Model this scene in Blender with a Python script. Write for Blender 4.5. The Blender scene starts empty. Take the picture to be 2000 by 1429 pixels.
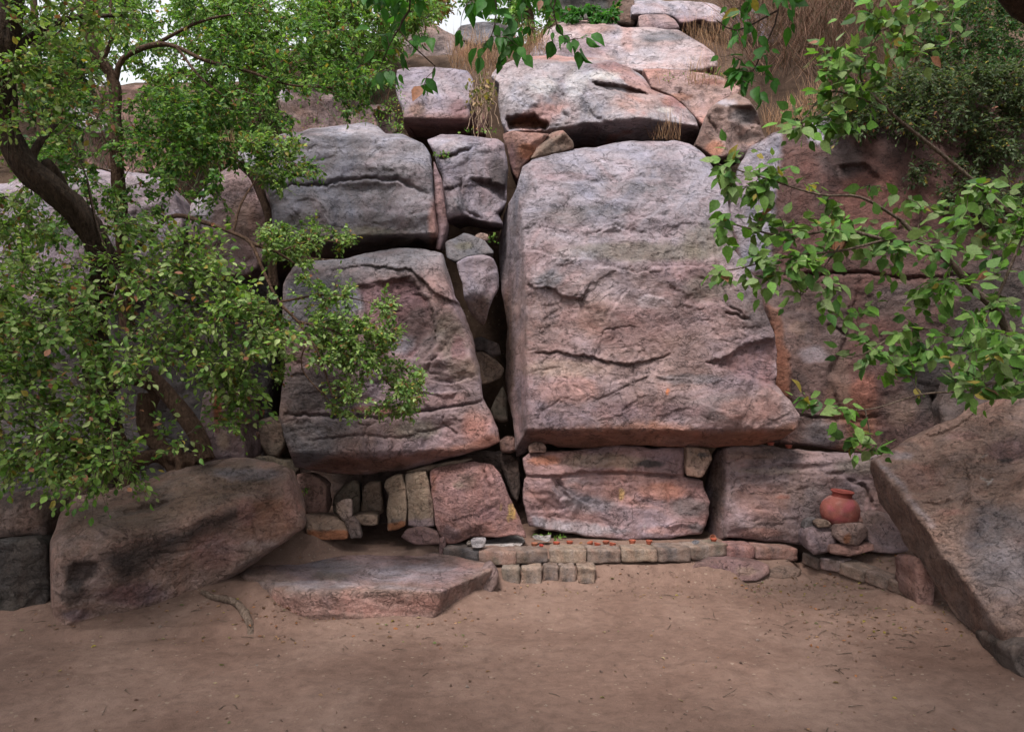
EXPOSURE = 1.7; SKY = .10
import bpy, math, random
import numpy as np
F = 1570.0; CX = 1000.0; CY = 714.5; H = 1.5      # focal length in 2000-px units, image centre, camera height
rng = np.random.default_rng(7); random.seed(7)
scene = bpy.context.scene
COL = scene.collection

# ------------------------------------------------------------------ noise
def _hash(ix, iy, iz, seed):
    h = (ix.astype(np.int64)*374761393 + iy.astype(np.int64)*668265263 + iz.astype(np.int64)*2147483647 + seed*1274126177) & 0xFFFFFFFF
    h = ((h ^ (h >> 13))*1274126177) & 0xFFFFFFFF
    h = ((h ^ (h >> 15))*2246822519) & 0xFFFFFFFF
    h = h ^ (h >> 16)
    return h
def vnoise(p, seed=0):
    """gradient noise, about -1..1"""
    p = np.asarray(p, float)
    i = np.floor(p).astype(np.int64); f = p - i
    u = f*f*f*(f*(f*6-15)+10)
    out = np.zeros(len(p))
    for dx in (0, 1):
        wx = u[:, 0] if dx else 1-u[:, 0]
        for dy in (0, 1):
            wy = u[:, 1] if dy else 1-u[:, 1]
            for dz in (0, 1):
                wz = u[:, 2] if dz else 1-u[:, 2]
                h = _hash(i[:, 0]+dx, i[:, 1]+dy, i[:, 2]+dz, seed)
                gx = (h & 255)/127.5-1; gy = ((h >> 8) & 255)/127.5-1; gz = ((h >> 16) & 255)/127.5-1
                out += wx*wy*wz*(gx*(f[:, 0]-dx)+gy*(f[:, 1]-dy)+gz*(f[:, 2]-dz))
    return out*1.25
def fbm(p, octv=4, seed=0, gain=.5):
    a = 1.0; s = 0; t = 0
    p = np.asarray(p, float)
    for o in range(octv):
        s = s + a*vnoise(p*(2.03**o)+o*17.3, seed+o*7); t += a; a *= gain
    return s/t*1.6
_RM = np.array([[.80, .36, .48], [-.60, .48, .64], [0., -.80, .60]])
def lin(p, seed=0):
    """piecewise flat noise: broad facets that meet in creases"""
    p = p@_RM.T; i = np.floor(p).astype(np.int64); f = p-i; o = np.argsort(-f, axis=1); fs = np.take_along_axis(f, o, 1)
    def val(c):
        h = _hash(c[:, 0], c[:, 1], c[:, 2], seed); return (h & 65535)/32767.5-1
    c = i.copy(); r = np.arange(len(p)); out = (1-fs[:, 0])*val(c)
    for k in range(3):
        c[r, o[:, k]] += 1; out += (fs[:, k]-(fs[:, k+1] if k < 2 else 0))*val(c)
    return out
def worley(p, seed=0):
    """F1, F2, random value of the nearest cell"""
    i = np.floor(p).astype(np.int64)
    f1 = np.full(len(p), 9.); f2 = np.full(len(p), 9.); idv = np.zeros(len(p))
    for dx in (-1, 0, 1):
        for dy in (-1, 0, 1):
            for dz in (-1, 0, 1):
                c = i+np.array([dx, dy, dz])
                h = _hash(c[:, 0], c[:, 1], c[:, 2], seed)
                q = c+np.stack([(h & 1023)/1023., ((h >> 10) & 1023)/1023., ((h >> 20) & 1023)/1023.], 1)
                d = np.sqrt(((p-q)**2).sum(1))
                n = d < f1
                f2 = np.where(n, f1, np.minimum(f2, d)); idv = np.where(n, ((h*7919) & 1023)/1023., idv); f1 = np.where(n, d, f1)
    return f1, f2, idv
def sstep(a, b, x):
    t = np.clip((x-a)/(b-a), 0, 1); return t*t*(3-2*t)
def terr(n, levels, sharp=.18):
    t = n*levels; fl = np.floor(t); fr = t-fl
    return (fl+sstep(1-sharp, 1, fr))/levels

# ------------------------------------------------------------------ picture -> place
def W(px, py, Y):
    return np.array([(px-CX)/F*Y, Y, H-(py-CY)/F*Y])
def G(px, py, z=0.0):
    Y = (H-z)*F/(py-CY); return W(px, py, Y)
def P3(*pts):
    """plane through points (px, py, Y): 1/Y is linear in the picture"""
    A = np.array([[1, p[0], p[1]] for p in pts], float); b = np.array([1/p[2] for p in pts])
    return np.linalg.lstsq(A, b, rcond=None)[0]
def face(px, py, Y, lean=0, yaw=0):
    """plane through a point; lean>0 looks up, yaw>0 looks to +x"""
    l = math.radians(lean); w = math.radians(yaw)
    n = np.array([math.sin(w)*math.cos(l), -math.cos(w)*math.cos(l), math.sin(l)])
    X = np.array([(px-CX)/F*Y, Y, -(py-CY)/F*Y]); k = n@X
    return np.array([(n[1]-n[0]*CX/F+n[2]*CY/F)/k, n[0]/F/k, -n[2]/F/k])
def ZP(z):
    return np.array([-CY/((H-z)*F), 0, 1/((H-z)*F)])
def planeY(c, px, py):
    v = c[0]+c[1]*px+c[2]*py
    return 1/np.maximum(v, 1/60.)

# ------------------------------------------------------------------ objects
def link(ob, parent=None):
    COL.objects.link(ob)
    if parent is not None: ob.parent = parent
    return ob
def tag(o, label=None, cat=None, group=None, kind=None):
    if label: o['label'] = label
    if cat: o['category'] = cat
    if group: o['group'] = group
    if kind: o['kind'] = kind
    return o
def empty(name, loc, label=None, cat=None, group=None):
    o = bpy.data.objects.new(name, None); o.empty_display_size = .1; o.location = loc
    link(o); return tag(o, label, cat, group)
def mesh_np(name, V, faces_by_n, mat, col=None, smooth=True, parent=None, origin=None):
    """faces_by_n: list of int arrays (m,k)"""
    V = np.asarray(V, float)
    if origin is None:
        origin = np.array([V[:, 0].mean(), V[:, 1].mean(), V[:, 2].min()]) if parent is None else np.zeros(3)
    me = bpy.data.meshes.new(name)
    faces_by_n = [np.asarray(f, np.int64) for f in faces_by_n if len(f)]
    loops = np.concatenate([f.ravel() for f in faces_by_n]); tot = np.concatenate([np.full(len(f), f.shape[1]) for f in faces_by_n])
    start = np.concatenate([[0], np.cumsum(tot)[:-1]])
    me.vertices.add(len(V)); me.vertices.foreach_set('co', (V-origin).astype(np.float32).ravel())
    me.loops.add(len(loops)); me.loops.foreach_set('vertex_index', loops.astype(np.int32))
    me.polygons.add(len(tot)); me.polygons.foreach_set('loop_start', start.astype(np.int32)); me.polygons.foreach_set('loop_total', tot.astype(np.int32))
    me.polygons.foreach_set('use_smooth', np.full(len(tot), smooth))
    if col is not None:
        a = me.color_attributes.new('Col', 'FLOAT_COLOR', 'POINT')
        c = np.ones((len(V), 4), np.float32); c[:, :3] = col; a.data.foreach_set('color', c.ravel())
    me.materials.append(mat); me.update(); me.validate()
    o = bpy.data.objects.new(name, me)
    if parent is not None:
        o.location = origin - np.array(parent.location) if np.any(origin) else -np.array(parent.location)
    else: o.location = origin
    return link(o, parent)

# ------------------------------------------------------------------ materials
def mat_new(name):
    m = bpy.data.materials.new(name); m.use_nodes = True
    nt = m.node_tree; nt.nodes.clear(); return m, nt
class NT:
    def __init__(s, nt): s.nt = nt
    def n(s, t, inp=None, **kw):
        nd = s.nt.nodes.new(t)
        for k, v in kw.items(): setattr(nd, k, v)
        for k, v in (inp or {}).items():
            if isinstance(v, bpy.types.NodeSocket): s.nt.links.new(v, nd.inputs[k])
            else: nd.inputs[k].default_value = v
        return nd
    def ramp(s, fac, stops):
        r = s.n('ShaderNodeValToRGB', {0: fac}); e = r.color_ramp.elements
        while len(e) < len(stops): e.new(.5)
        for i, (p, c) in enumerate(stops):
            e[i].position = p; e[i].color = (c, c, c, 1) if not isinstance(c, tuple) else (*c, 1)
        return r.outputs[0]
    def mul(s, a, b, fac=1.0, mode='MULTIPLY'):
        m = s.n('ShaderNodeMix', data_type='RGBA', blend_type=mode)
        m.inputs[0].default_value = fac if not isinstance(fac, bpy.types.NodeSocket) else 0
        if isinstance(fac, bpy.types.NodeSocket): s.nt.links.new(fac, m.inputs[0])
        for k, v in ((6, a), (7, b)):
            if isinstance(v, bpy.types.NodeSocket): s.nt.links.new(v, m.inputs[k])
            else: m.inputs[k].default_value = (*v, 1)
        return m.outputs[2]
def rock_mat(name, bump=.5, strata=1.0, speck=.5, scale=1.0, lines=1.0):
    m, nt = mat_new(name); t = NT(nt)
    out = t.n('ShaderNodeOutputMaterial'); b = t.n('ShaderNodeBsdfPrincipled', {'Roughness': .88, 'Specular IOR Level': .22})
    nt.links.new(b.outputs[0], out.inputs[0])
    co = t.n('ShaderNodeTexCoord').outputs['Object']
    mp = t.n('ShaderNodeMapping', {0: co, 'Rotation': (.1, .12, .4), 'Scale': (1.5, 1.5, 4.2)})
    n1 = t.n('ShaderNodeTexNoise', {'Vector': co, 'Scale': 4*scale, 'Detail': 9, 'Roughness': .62, 'Distortion': .5}).outputs[0]
    n2 = t.n('ShaderNodeTexNoise', {'Vector': mp.outputs[0], 'Scale': 2.2*scale, 'Detail': 8, 'Roughness': .6, 'Distortion': .8}).outputs[0]
    n3 = t.n('ShaderNodeTexNoise', {'Vector': co, 'Scale': 60*scale, 'Detail': 6, 'Roughness': .7}).outputs[0]
    n4 = t.n('ShaderNodeTexNoise', {'Vector': co, 'Scale': 17*scale, 'Detail': 8, 'Roughness': .68, 'Distortion': .6}).outputs[0]
    c = t.n('ShaderNodeVertexColor', layer_name='Col').outputs[0]
    c = t.mul(c, t.ramp(n1, [(.30, (.66, .64, .63)), (.5, (1., 1., 1.)), (.72, (1.28, 1.27, 1.28))]))
    c = t.mul(c, t.ramp(n2, [(.32, (.80, .77, .76)), (.5, (1., 1., 1.)), (.70, (1.15, 1.15, 1.17))]), strata)
    nh = t.n('ShaderNodeTexNoise', {'Vector': co, 'Scale': 1.9*scale, 'Detail': 7, 'Roughness': .65, 'Distortion': 1.2}).outputs[0]
    c = t.mul(c, t.ramp(nh, [(.32, (.86, .94, 1.04)), (.5, (1., 1., 1.)), (.66, (1.12, .98, .95))]))
    c = t.mul(c, t.ramp(n3, [(.30, .62), (.5, 1.), (.72, 1.3)]), speck)
    c = t.mul(c, t.ramp(n4, [(.33, .50), (.46, 1.), (.60, 1.), (.74, 1.35)]), .8)
    nt.links.new(c, b.inputs['Base Color'])
    h = t.n('ShaderNodeMath', {0: n4, 1: .8}, operation='MULTIPLY').outputs[0]
    h = t.n('ShaderNodeMath', {0: n2, 1: .55*strata, 2: h}, operation='MULTIPLY_ADD').outputs[0]
    h = t.n('ShaderNodeMath', {0: n3, 1: .28, 2: h}, operation='MULTIPLY_ADD').outputs[0]
    def flakes(sc, wid, rot):
        mq = t.n('ShaderNodeMapping', {0: co, 'Rotation': rot, 'Scale': (1, 1, 1.7)})
        nn = t.n('ShaderNodeTexNoise', {'Vector': mq.outputs[0], 'Scale': sc*scale, 'Detail': 9, 'Roughness': .58, 'Distortion': .35}).outputs[0]
        st = t.ramp(nn, [(.47-wid*.2, 0.), (.475, .5), (.56, .5), (.562+wid*.2, 1.)])
        d1 = t.n('ShaderNodeMath', {0: t.n('ShaderNodeMath', {0: nn, 1: .473}, operation='SUBTRACT').outputs[0]}, operation='ABSOLUTE').outputs[0]
        d2 = t.n('ShaderNodeMath', {0: t.n('ShaderNodeMath', {0: nn, 1: .561}, operation='SUBTRACT').outputs[0]}, operation='ABSOLUTE').outputs[0]
        ln = t.ramp(t.n('ShaderNodeMath', {0: d1, 1: d2}, operation='MINIMUM').outputs[0], [(.0, 0.), (wid, 1.)])
        return st, ln
    s1, l1 = flakes(2.3, .007, (.15, .1, .6)); s2, l2 = flakes(7., .011, (.3, .2, 1.1))
    msk2 = t.ramp(n1, [(.42, 0.), (.5, 1.)])
    l1m = t.n('ShaderNodeMath', {0: l1, 1: t.ramp(n2, [(.44, 1.), (.52, 0.)])}, operation='MAXIMUM').outputs[0]
    l2m = t.n('ShaderNodeMath', {0: l2, 1: msk2}, operation='MAXIMUM').outputs[0]
    cdk = t.mul(t.ramp(l1m, [(0., .45), (1., 1.)]), t.ramp(l2m, [(0., .6), (1., 1.)]))
    mv = t.n('ShaderNodeMapping', {0: co, 'Scale': (3.2, 3.2, .45)})
    nv = t.n('ShaderNodeTexNoise', {'Vector': mv.outputs[0], 'Scale': 1.6, 'Detail': 8, 'Roughness': .6, 'Distortion': .3}).outputs[0]
    c = t.mul(c, cdk, lines); c = t.mul(c, t.ramp(nv, [(.30, (.55, .53, .55)), (.43, (1., 1., 1.)), (.62, (1., 1., 1.)), (.75, (1.2, 1.19, 1.18))]), .8)
    lich = t.ramp(t.n('ShaderNodeTexNoise', {'Vector': co, 'Scale': 9.5*scale, 'Detail': 10, 'Roughness': .72, 'Distortion': .2}).outputs[0], [(.60, 0.), (.68, 1.)])
    c = t.mul(c, t.ramp(lich, [(0., 1.), (1., 1.42)]))
    nt.links.new(c, b.inputs['Base Color'])
    h = t.n('ShaderNodeMath', {0: s1, 1: .75, 2: h}, operation='MULTIPLY_ADD').outputs[0]
    h = t.n('ShaderNodeMath', {0: s2, 1: .35, 2: h}, operation='MULTIPLY_ADD').outputs[0]
    h = t.n('ShaderNodeMath', {0: l1m, 1: .35, 2: h}, operation='MULTIPLY_ADD').outputs[0]
    # hairline fractures
    wv = t.n('ShaderNodeTexNoise', {'Vector': co, 'Scale': 3.0, 'Detail': 4}).outputs['Color']
    wp = t.mul(co, wv, .6, 'ADD')
    vm = t.n('ShaderNodeMapping', {0: wp, 'Rotation': (.1, .2, .3), 'Scale': (2.2, 2.2, 4.5)})
    vo = t.n('ShaderNodeTexVoronoi', {'Vector': vm.outputs[0], 'Scale': 1.6*scale}, feature='DISTANCE_TO_EDGE').outputs[0]
    cr = t.ramp(vo, [(.0, 0.), (.022, 1.)])
    msk = t.ramp(n1, [(.40, 0.), (.47, 1.)])
    crk = t.n('ShaderNodeMath', {0: cr, 1: msk}, operation='MAXIMUM').outputs[0]
    h = t.n('ShaderNodeMath', {0: crk, 1: .35, 2: h}, operation='MULTIPLY_ADD').outputs[0]
    bp = t.n('ShaderNodeBump', {'Strength': bump, 'Distance': .035, 'Height': h})
    nt.links.new(bp.outputs[0], b.inputs['Normal'])
    return m
M_ROCK = rock_mat('quartzite', .75, 1.0, .5)
M_SLAB = rock_mat('layered_sandstone', .95, 1.0, .8, 1.35, .6)
M_BRICK = rock_mat('weathered_brick', .6, .15, .8, 3.0)
def clay_mat():
    m, nt = mat_new('red_clay'); t = NT(nt)
    out = t.n('ShaderNodeOutputMaterial'); b = t.n('ShaderNodeBsdfPrincipled', {'Roughness': .75, 'Specular IOR Level': .25})
    nt.links.new(b.outputs[0], out.inputs[0])
    co = t.n('ShaderNodeTexCoord').outputs['Object']
    n1 = t.n('ShaderNodeTexNoise', {'Vector': co, 'Scale': 14, 'Detail': 6, 'Roughness': .6}).outputs[0]
    n3 = t.n('ShaderNodeTexNoise', {'Vector': co, 'Scale': 160, 'Detail': 3}).outputs[0]
    c = t.n('ShaderNodeVertexColor', layer_name='Col').outputs[0]
    c = t.mul(c, t.ramp(n1, [(.3, .78), (.5, 1.), (.72, 1.22)])); c = t.mul(c, t.ramp(n3, [(.3, .85), (.7, 1.12)]))
    nt.links.new(c, b.inputs['Base Color'])
    bp = t.n('ShaderNodeBump', {'Strength': .25, 'Distance': .004, 'Height': n3}); nt.links.new(bp.outputs[0], b.inputs['Normal'])
    return m
M_CLAY = clay_mat()
def leaf_mat(name, rough=.5):
    m, nt = mat_new(name); t = NT(nt)
    out = t.n('ShaderNodeOutputMaterial'); b = t.n('ShaderNodeBsdfPrincipled', {'Roughness': rough, 'Specular IOR Level': .18})
    c = t.n('ShaderNodeVertexColor', layer_name='Col').outputs[0]
    co = t.n('ShaderNodeTexCoord').outputs['Object']
    n1 = t.n('ShaderNodeTexNoise', {'Vector': co, 'Scale': 90, 'Detail': 3}).outputs[0]
    c = t.mul(c, t.ramp(n1, [(.3, .75), (.7, 1.2)]))
    nt.links.new(c, b.inputs['Base Color'])
    tr = t.n('ShaderNodeBsdfTranslucent', {'Color': t.mul(c, (1.15, 1.25, .6))})
    mx = t.n('ShaderNodeMixShader', {0: .42, 1: b.outputs[0], 2: tr.outputs[0]})
    nt.links.new(mx.outputs[0], out.inputs[0]); return m
M_LEAF = leaf_mat('leaf_green')
def bark_mat(name, c0, c1):
    m, nt = mat_new(name); t = NT(nt)
    out = t.n('ShaderNodeOutputMaterial'); b = t.n('ShaderNodeBsdfPrincipled', {'Roughness': .9, 'Specular IOR Level': .15})
    nt.links.new(b.outputs[0], out.inputs[0])
    co = t.n('ShaderNodeTexCoord').outputs['Object']
    mp = t.n('ShaderNodeMapping', {0: co, 'Rotation': (0, .3, 0), 'Scale': (6, 6, 1.2)})
    n1 = t.n('ShaderNodeTexNoise', {'Vector': mp.outputs[0], 'Scale': 7, 'Detail': 7, 'Roughness': .65, 'Distortion': .7}).outputs[0]
    n2 = t.n('ShaderNodeTexNoise', {'Vector': co, 'Scale': 40, 'Detail': 5, 'Roughness': .6}).outputs[0]
    c = t.ramp(n1, [(.3, c0), (.7, c1)]); c = t.mul(c, t.ramp(n2, [(.3, .7), (.7, 1.2)]))
    nt.links.new(c, b.inputs['Base Color'])
    h = t.n('ShaderNodeMath', {0: n2, 1: .4, 2: n1}, operation='MULTIPLY_ADD').outputs[0]
    bp = t.n('ShaderNodeBump', {'Strength': 1.0, 'Distance': .05, 'Height': h}); nt.links.new(bp.outputs[0], b.inputs['Normal'])
    return m
M_BARK = bark_mat('bark_brown', (.018, .012, .009), (.085, .058, .042))
M_BARKR = bark_mat('bark_reddish', (.045, .026, .018), (.14, .085, .058))
M_TWIG = bark_mat('twig_grey', (.07, .05, .038), (.19, .14, .11))

# ------------------------------------------------------------------ polygon tools
def resample(poly, step, jitter, seed, closed=True):
    P = np.array(poly, float); out = []
    n = len(P)
    for i in range(n if closed else n-1):
        a = P[i]; b = P[(i+1) % n]; L = np.hypot(*(b-a)); k = max(1, int(round(L/step)))
        for j in range(k): out.append(a+(b-a)*j/k)
    if not closed: out.append(P[-1])
    out = np.array(out)
    if jitter > 0:
        q = np.stack([out[:, 0]/38, out[:, 1]/38, np.full(len(out), seed*3.7)], 1)
        q2 = q*3.1
        d = np.stack([fbm(q, 2, seed)+.45*vnoise(q2, seed+5), fbm(q+31, 2, seed+3)+.45*vnoise(q2+9, seed+6)], 1)
        d = d+.55*np.stack([lin(q*1.6, seed+8), lin(q*1.6+7, seed+9)], 1)
        out = out+d*jitter
        if closed:                                              # soften the corners slightly
            out = out*.7+.15*(np.roll(out, 1, 0)+np.roll(out, -1, 0))
    return out
def seg_dist(q, A, B, chunk=20000):
    """nearest segment: distance, index, parameter, signed side"""
    D = np.empty(len(q)); I = np.empty(len(q), int); T = np.empty(len(q))
    ab = B-A; L2 = (ab**2).sum(1)+1e-9
    for s in range(0, len(q), chunk):
        p = q[s:s+chunk][:, None, :]
        t = np.clip(((p-A)*ab).sum(2)/L2, 0, 1)
        d = ((p-(A+ab*t[..., None]))**2).sum(2)
        i = d.argmin(1); r = np.arange(len(i)); D[s:s+chunk] = np.sqrt(d[r, i]); I[s:s+chunk] = i; T[s:s+chunk] = t[r, i]
    return D, I, T
def inside(q, P):
    x, y = q[:, 0], q[:, 1]; c = np.zeros(len(q), bool); n = len(P)
    for i in range(n):
        x1, y1 = P[i]; x2, y2 = P[(i+1) % n]
        if y1 == y2: continue
        k = ((y1 > y) != (y2 > y)); c ^= k & (x < (x2-x1)*(y-y1)/(y2-y1)+x1)
    return c
def poly_mask(q, poly, soft):
    P = np.array(poly, float); d, _, _ = seg_dist(q, P, np.roll(P, -1, 0)); s = np.where(inside(q, P), d, -d)
    return sstep(-soft, soft, s)

C = dict(gray=(.275, .25, .278), pale=(.41, .375, .40), pink=(.300, .218, .200), brown=(.195, .138, .118), red=(.215, .105, .085), orange=(.34, .145, .085),
         purple=(.185, .118, .122), dark=(.060, .050, .048), olive=(.135, .122, .092), tan=(.31, .23, .178), white=(.58, .55, .52), dust=(.25, .18, .145),
         rose=(.33, .20, .178), slate=(.19, .178, .192), mauve=(.245, .185, .20), greydark=(.115, .105, .108), rust=(.24, .105, .06), buff=(.33, .252, .195), yellow=(.55, .38, .16), cement=(.31, .275, .25))
def _sat(v, s=1.14, m=.77):
    l = v[0]*.3+v[1]*.55+v[2]*.15; return tuple(max(.01, (l+(x-l)*s)*m) for x in v)
C = {k: _sat(v, 1.27 if k in ('pink', 'brown', 'red', 'rust', 'rose', 'orange', 'purple') else 1.15) for k, v in C.items()}
def cc(c): return np.array(C[c] if isinstance(c, str) else c)

ROCKS = {}
def rock(name, label, poly, Y, cols=('gray', 'pink'), lean=6, yaw=0, planes=None, extra=(), depth=.55, cell=.014, R=(.06, .05, .04), feats=(), stains_and_shade=(),
         grad=None, amp=1.0, k=.014, jit=2.2, tilt=8, mat=None, cat='rock', group=None, shrink=.25, plate=False, en=.012, seed=None, flake=1.0):
    seed = seed if seed is not None else (len(ROCKS)*13+5)
    mat = mat or M_ROCK
    P0 = np.array(poly, float)
    cell_px = cell*F/Y
    P = resample(P0, max(4., min(9., cell_px*1.7)), jit, seed)
    if 0.5*np.sum(P[:, 0]*np.roll(P[:, 1], -1)-np.roll(P[:, 0], -1)*P[:, 1]) < 0: P = P[::-1]
    lo = P.min(0)-cell_px*1.5; hi = P.max(0)+cell_px*1.5
    nx = int((hi[0]-lo[0])/cell_px)+2; ny = int((hi[1]-lo[1])/cell_px)+2
    gx, gy = np.meshgrid(lo[0]+np.arange(nx)*cell_px, lo[1]+np.arange(ny)*cell_px)
    q = np.stack([gx.ravel(), gy.ravel()], 1)
    A = P; B = np.roll(P, -1, 0)
    d, ii, tt = seg_dist(q, A, B); ins = inside(q, P)
    near = A[ii]+(B[ii]-A[ii])*tt[:, None]
    idx = np.arange(nx*ny).reshape(ny, nx)
    quads = np.stack([idx[:-1, :-1], idx[:-1, 1:], idx[1:, 1:], idx[1:, :-1]], 2).reshape(-1, 4)   # picture order; flipped below
    nin = ins[quads].sum(1); quads = quads[nin >= 1]
    qq = np.where(ins[:, None], q, near); dd = np.where(ins, d, 0.)
    # inside nodes closer than a fraction of a cell to the rim snap to it when the cell is a rim one
    used = np.unique(quads); remap = -np.ones(nx*ny, int); remap[used] = np.arange(len(used)); quads = remap[quads]
    qq = qq[used]; dd = dd[used]; ii = ii[used]; n0 = len(used)
    px, py = qq[:, 0], qq[:, 1]
    # base depth: the nearest point of a convex body (soft maximum of its planes)
    c0 = P.mean(0)
    if planes is None: planes = [face(c0[0], c0[1], Y, lean, yaw)]
    planes = list(planes)+[P3(*e) if isinstance(e, tuple) else e for e in extra]
    YY = np.stack([planeY(c, px, py) for c in planes], 0)
    if len(planes) > 1:
        b0 = np.stack([(px-CX)/F*Y, (py-CY)/F*Y, px*0], 1)+seed*.7; e_ = en*min(1., (P.max(0)-P.min(0)).min()/F*Y/.5)
        YY = YY+e_*np.stack([lin(b0*3.1+j*5.3, seed+70+j)+.5*lin(b0*8.3+j*3.1, seed+80+j)+.6*fbm(b0*1.4+j, 2, seed+90+j) for j in range(len(planes))], 0)
    m = YY.max(0); Yb = m+k*np.log(np.exp((YY-m)/k).sum(0)) if len(planes) > 1 else m
    Yc = np.clip(Yb, Y*.55, Y*1.7)
    base3 = np.stack([(px-CX)/F*Yc, Yc, H-(py-CY)/F*Yc], 1)+seed*1.37
    ct, st = math.cos(math.radians(tilt)), math.sin(math.radians(tilt))
    Pb = np.stack([base3[:, 0]*ct+base3[:, 2]*st, base3[:, 1], -base3[:, 0]*st+base3[:, 2]*ct], 1)   # bedding frame
    off = np.zeros(n0)
    # rim rounding, by the side the rim looks to
    e = B-A; nrm = np.stack([e[:, 1], -e[:, 0]], 1); nrm /= np.linalg.norm(nrm, axis=1)[:, None]+1e-9
    up = -nrm[ii][:, 1]
    Rr = np.where(up > 0, R[1]+(R[0]-R[1])*np.abs(up)**1.5, R[1]+(R[2]-R[1])*np.abs(up)**1.5)
    Rr = Rr*.55*(1+.7*fbm(base3*3.1, 3, seed+40)+.5*lin(base3*5.3, seed+41)); Rr = np.maximum(Rr, .004)
    dm = dd/F*Yc; u = np.clip(dm/Rr, 0, 1)
    off += Rr*(1-np.sqrt(np.maximum(1-(1-u)**2, 0)))
    # warp of the picture coordinates so that drawn cracks and ledges are not ruler-straight
    wq = np.stack([px/26, py/26, np.full(n0, seed*.77)], 1)
    wq2 = wq*2.7
    wx = px+1.6*fbm(wq, 2, seed+50)+2.2*lin(wq2*.8, seed+53)+1.2*lin(wq2*2.1, seed+55); wy = py+1.6*fbm(wq+13, 2, seed+51)+2.6*lin(wq2*.8+5, seed+54)+1.4*lin(wq2*2.1+5, seed+56)
    w2 = np.stack([wx, wy], 1)
    for ft in feats:
        if ft[0] == 'crack':
            _, pts, wd, dp = ft; p = np.array(pts, float); D, I, T = seg_dist(w2, p[:-1], p[1:])
            s = (I+T)/(len(p)-1); tp = np.clip(np.minimum(s, 1-s)*6+.35, 0, 1)
            off += dp*tp*np.exp(-(D/F*Yc/wd)**2)
        elif ft[0] == 'step':                   # the side to the right of the drawn direction stands proud
            _, pts, h, fall = ft; p = np.array(pts, float); D, I, T = seg_dist(w2, p[:-1], p[1:])
            a, b = p[:-1][I], p[1:][I]; cr = (b[:, 0]-a[:, 0])*(wy-a[:, 1])-(b[:, 1]-a[:, 1])*(wx-a[:, 0])
            s = (I+T)/(len(p)-1); tp = np.clip(np.minimum(s, 1-s)*5, 0, 1)
            Dm = D/F*Yc; h = h*.52; off += .2*abs(h)*tp*np.exp(-(D/F*Yc/.006)**2); off += -h*tp*np.where(cr > 0, np.exp(-Dm/fall), 0)*sstep(0, cell*.8, Dm)
            off += .2*h*tp*np.where(cr <= 0, np.exp(-Dm/(fall*.3)), 0)
        elif ft[0] == 'bulge':
            _, cx, cy, rx, ry, h = ft; r2 = ((wx-cx)/rx)**2+((wy-cy)/ry)**2; off += -h*np.exp(-r2)
        elif ft[0] == 'panel':                  # recessed (h>0) or raised panel with a crisp edge
            _, pts, h, soft = ft; off += h*poly_mask(w2, pts, soft)
        elif ft[0] == 'band':                   # strata grooves across a zone
            _, pts, h, soft, fr = ft; off += h*poly_mask(w2, pts, soft)*(.5+.5*np.sin(Pb[:, 2]*fr+3*fbm(Pb*1.3, 3, seed+9)))
    # general roughness: big swells, flaked ledges, chips
    fade = .35+.65*sstep(0, .09, dm)
    Ps = Pb*np.array([1, 1, 2.0])
    off += amp*.022*fbm(base3*.9, 3, seed)*fade
    Pw = base3*np.array([1, 1, 1.35])+.10*np.stack([fbm(base3*1.7, 3, seed+17), 0*px, fbm(base3*1.7+9, 3, seed+18)], 1)
    off += amp*fade*(.085*lin(Pw*1.15, seed+1)+.048*lin(Pw*2.6+3, seed+2)+.020*lin(Pw*6.1+5, seed+3)+.008*lin(Pw*15+5, seed+4))
    off += amp*flake*.024*terr(fbm(Ps*.75, 6, seed+11, .55), 2.4, .035)*fade
    Pq = base3*np.array([1, 1, 1.5]); Pq = Pq+.16*np.stack([fbm(base3*2.1, 3, seed+15), 0*px, fbm(base3*2.1+9, 3, seed+16)], 1)
    off += amp*flake*.010*terr(fbm(Pq*2.3+7, 5, seed+12, .6), 2.2, .05)*fade
    off += amp*.005*fbm(Ps*6, 3, seed+13)
    off += amp*.0035*fbm(base3*24, 2, seed+14)
    f1, f2, cid = worley(np.stack([Pb[:, 0]*1.6, Pb[:, 1]*1.6, Pb[:, 2]*3.0], 1)+.35*fbm(base3*2.3, 3, seed+20)[:, None]*np.array([1, 1, 1]), seed)
    cmask = sstep(.0, .35, fbm(base3*.9, 2, seed+21))
    off += amp*.009*cmask*np.exp(-((f2-f1)/.016)**2)+amp*.020*(cid-.5)*cmask
    Yf = Yb+off
    V = np.stack([(px-CX)/F*Yf, Yf, H-(py-CY)/F*Yf], 1)
    # ---- stone colour: two tones, bedding streaks, gradient of weathering and painted top light, drawn stains
    nA = fbm(base3*1.5, 4, seed+30); nB = fbm(Pb*np.array([1.2, 1.2, 6]), 4, seed+31); nC = fbm(base3*6, 3, seed+32)
    mixf = np.clip(.5+.55*nA+.35*nB, 0, 1)[:, None]
    col = cc(cols[0])*(1-mixf)+cc(cols[1])*mixf
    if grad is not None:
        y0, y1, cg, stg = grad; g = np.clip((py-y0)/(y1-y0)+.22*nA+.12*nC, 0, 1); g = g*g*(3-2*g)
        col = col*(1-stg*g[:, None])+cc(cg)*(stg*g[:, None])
    if len(cols) > 2:
        g = sstep(.12, .42, fbm(base3*1.9+5, 4, seed+33)+.25*nC)[:, None]*.8; col = col*(1-g)+cc(cols[2])*g
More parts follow.
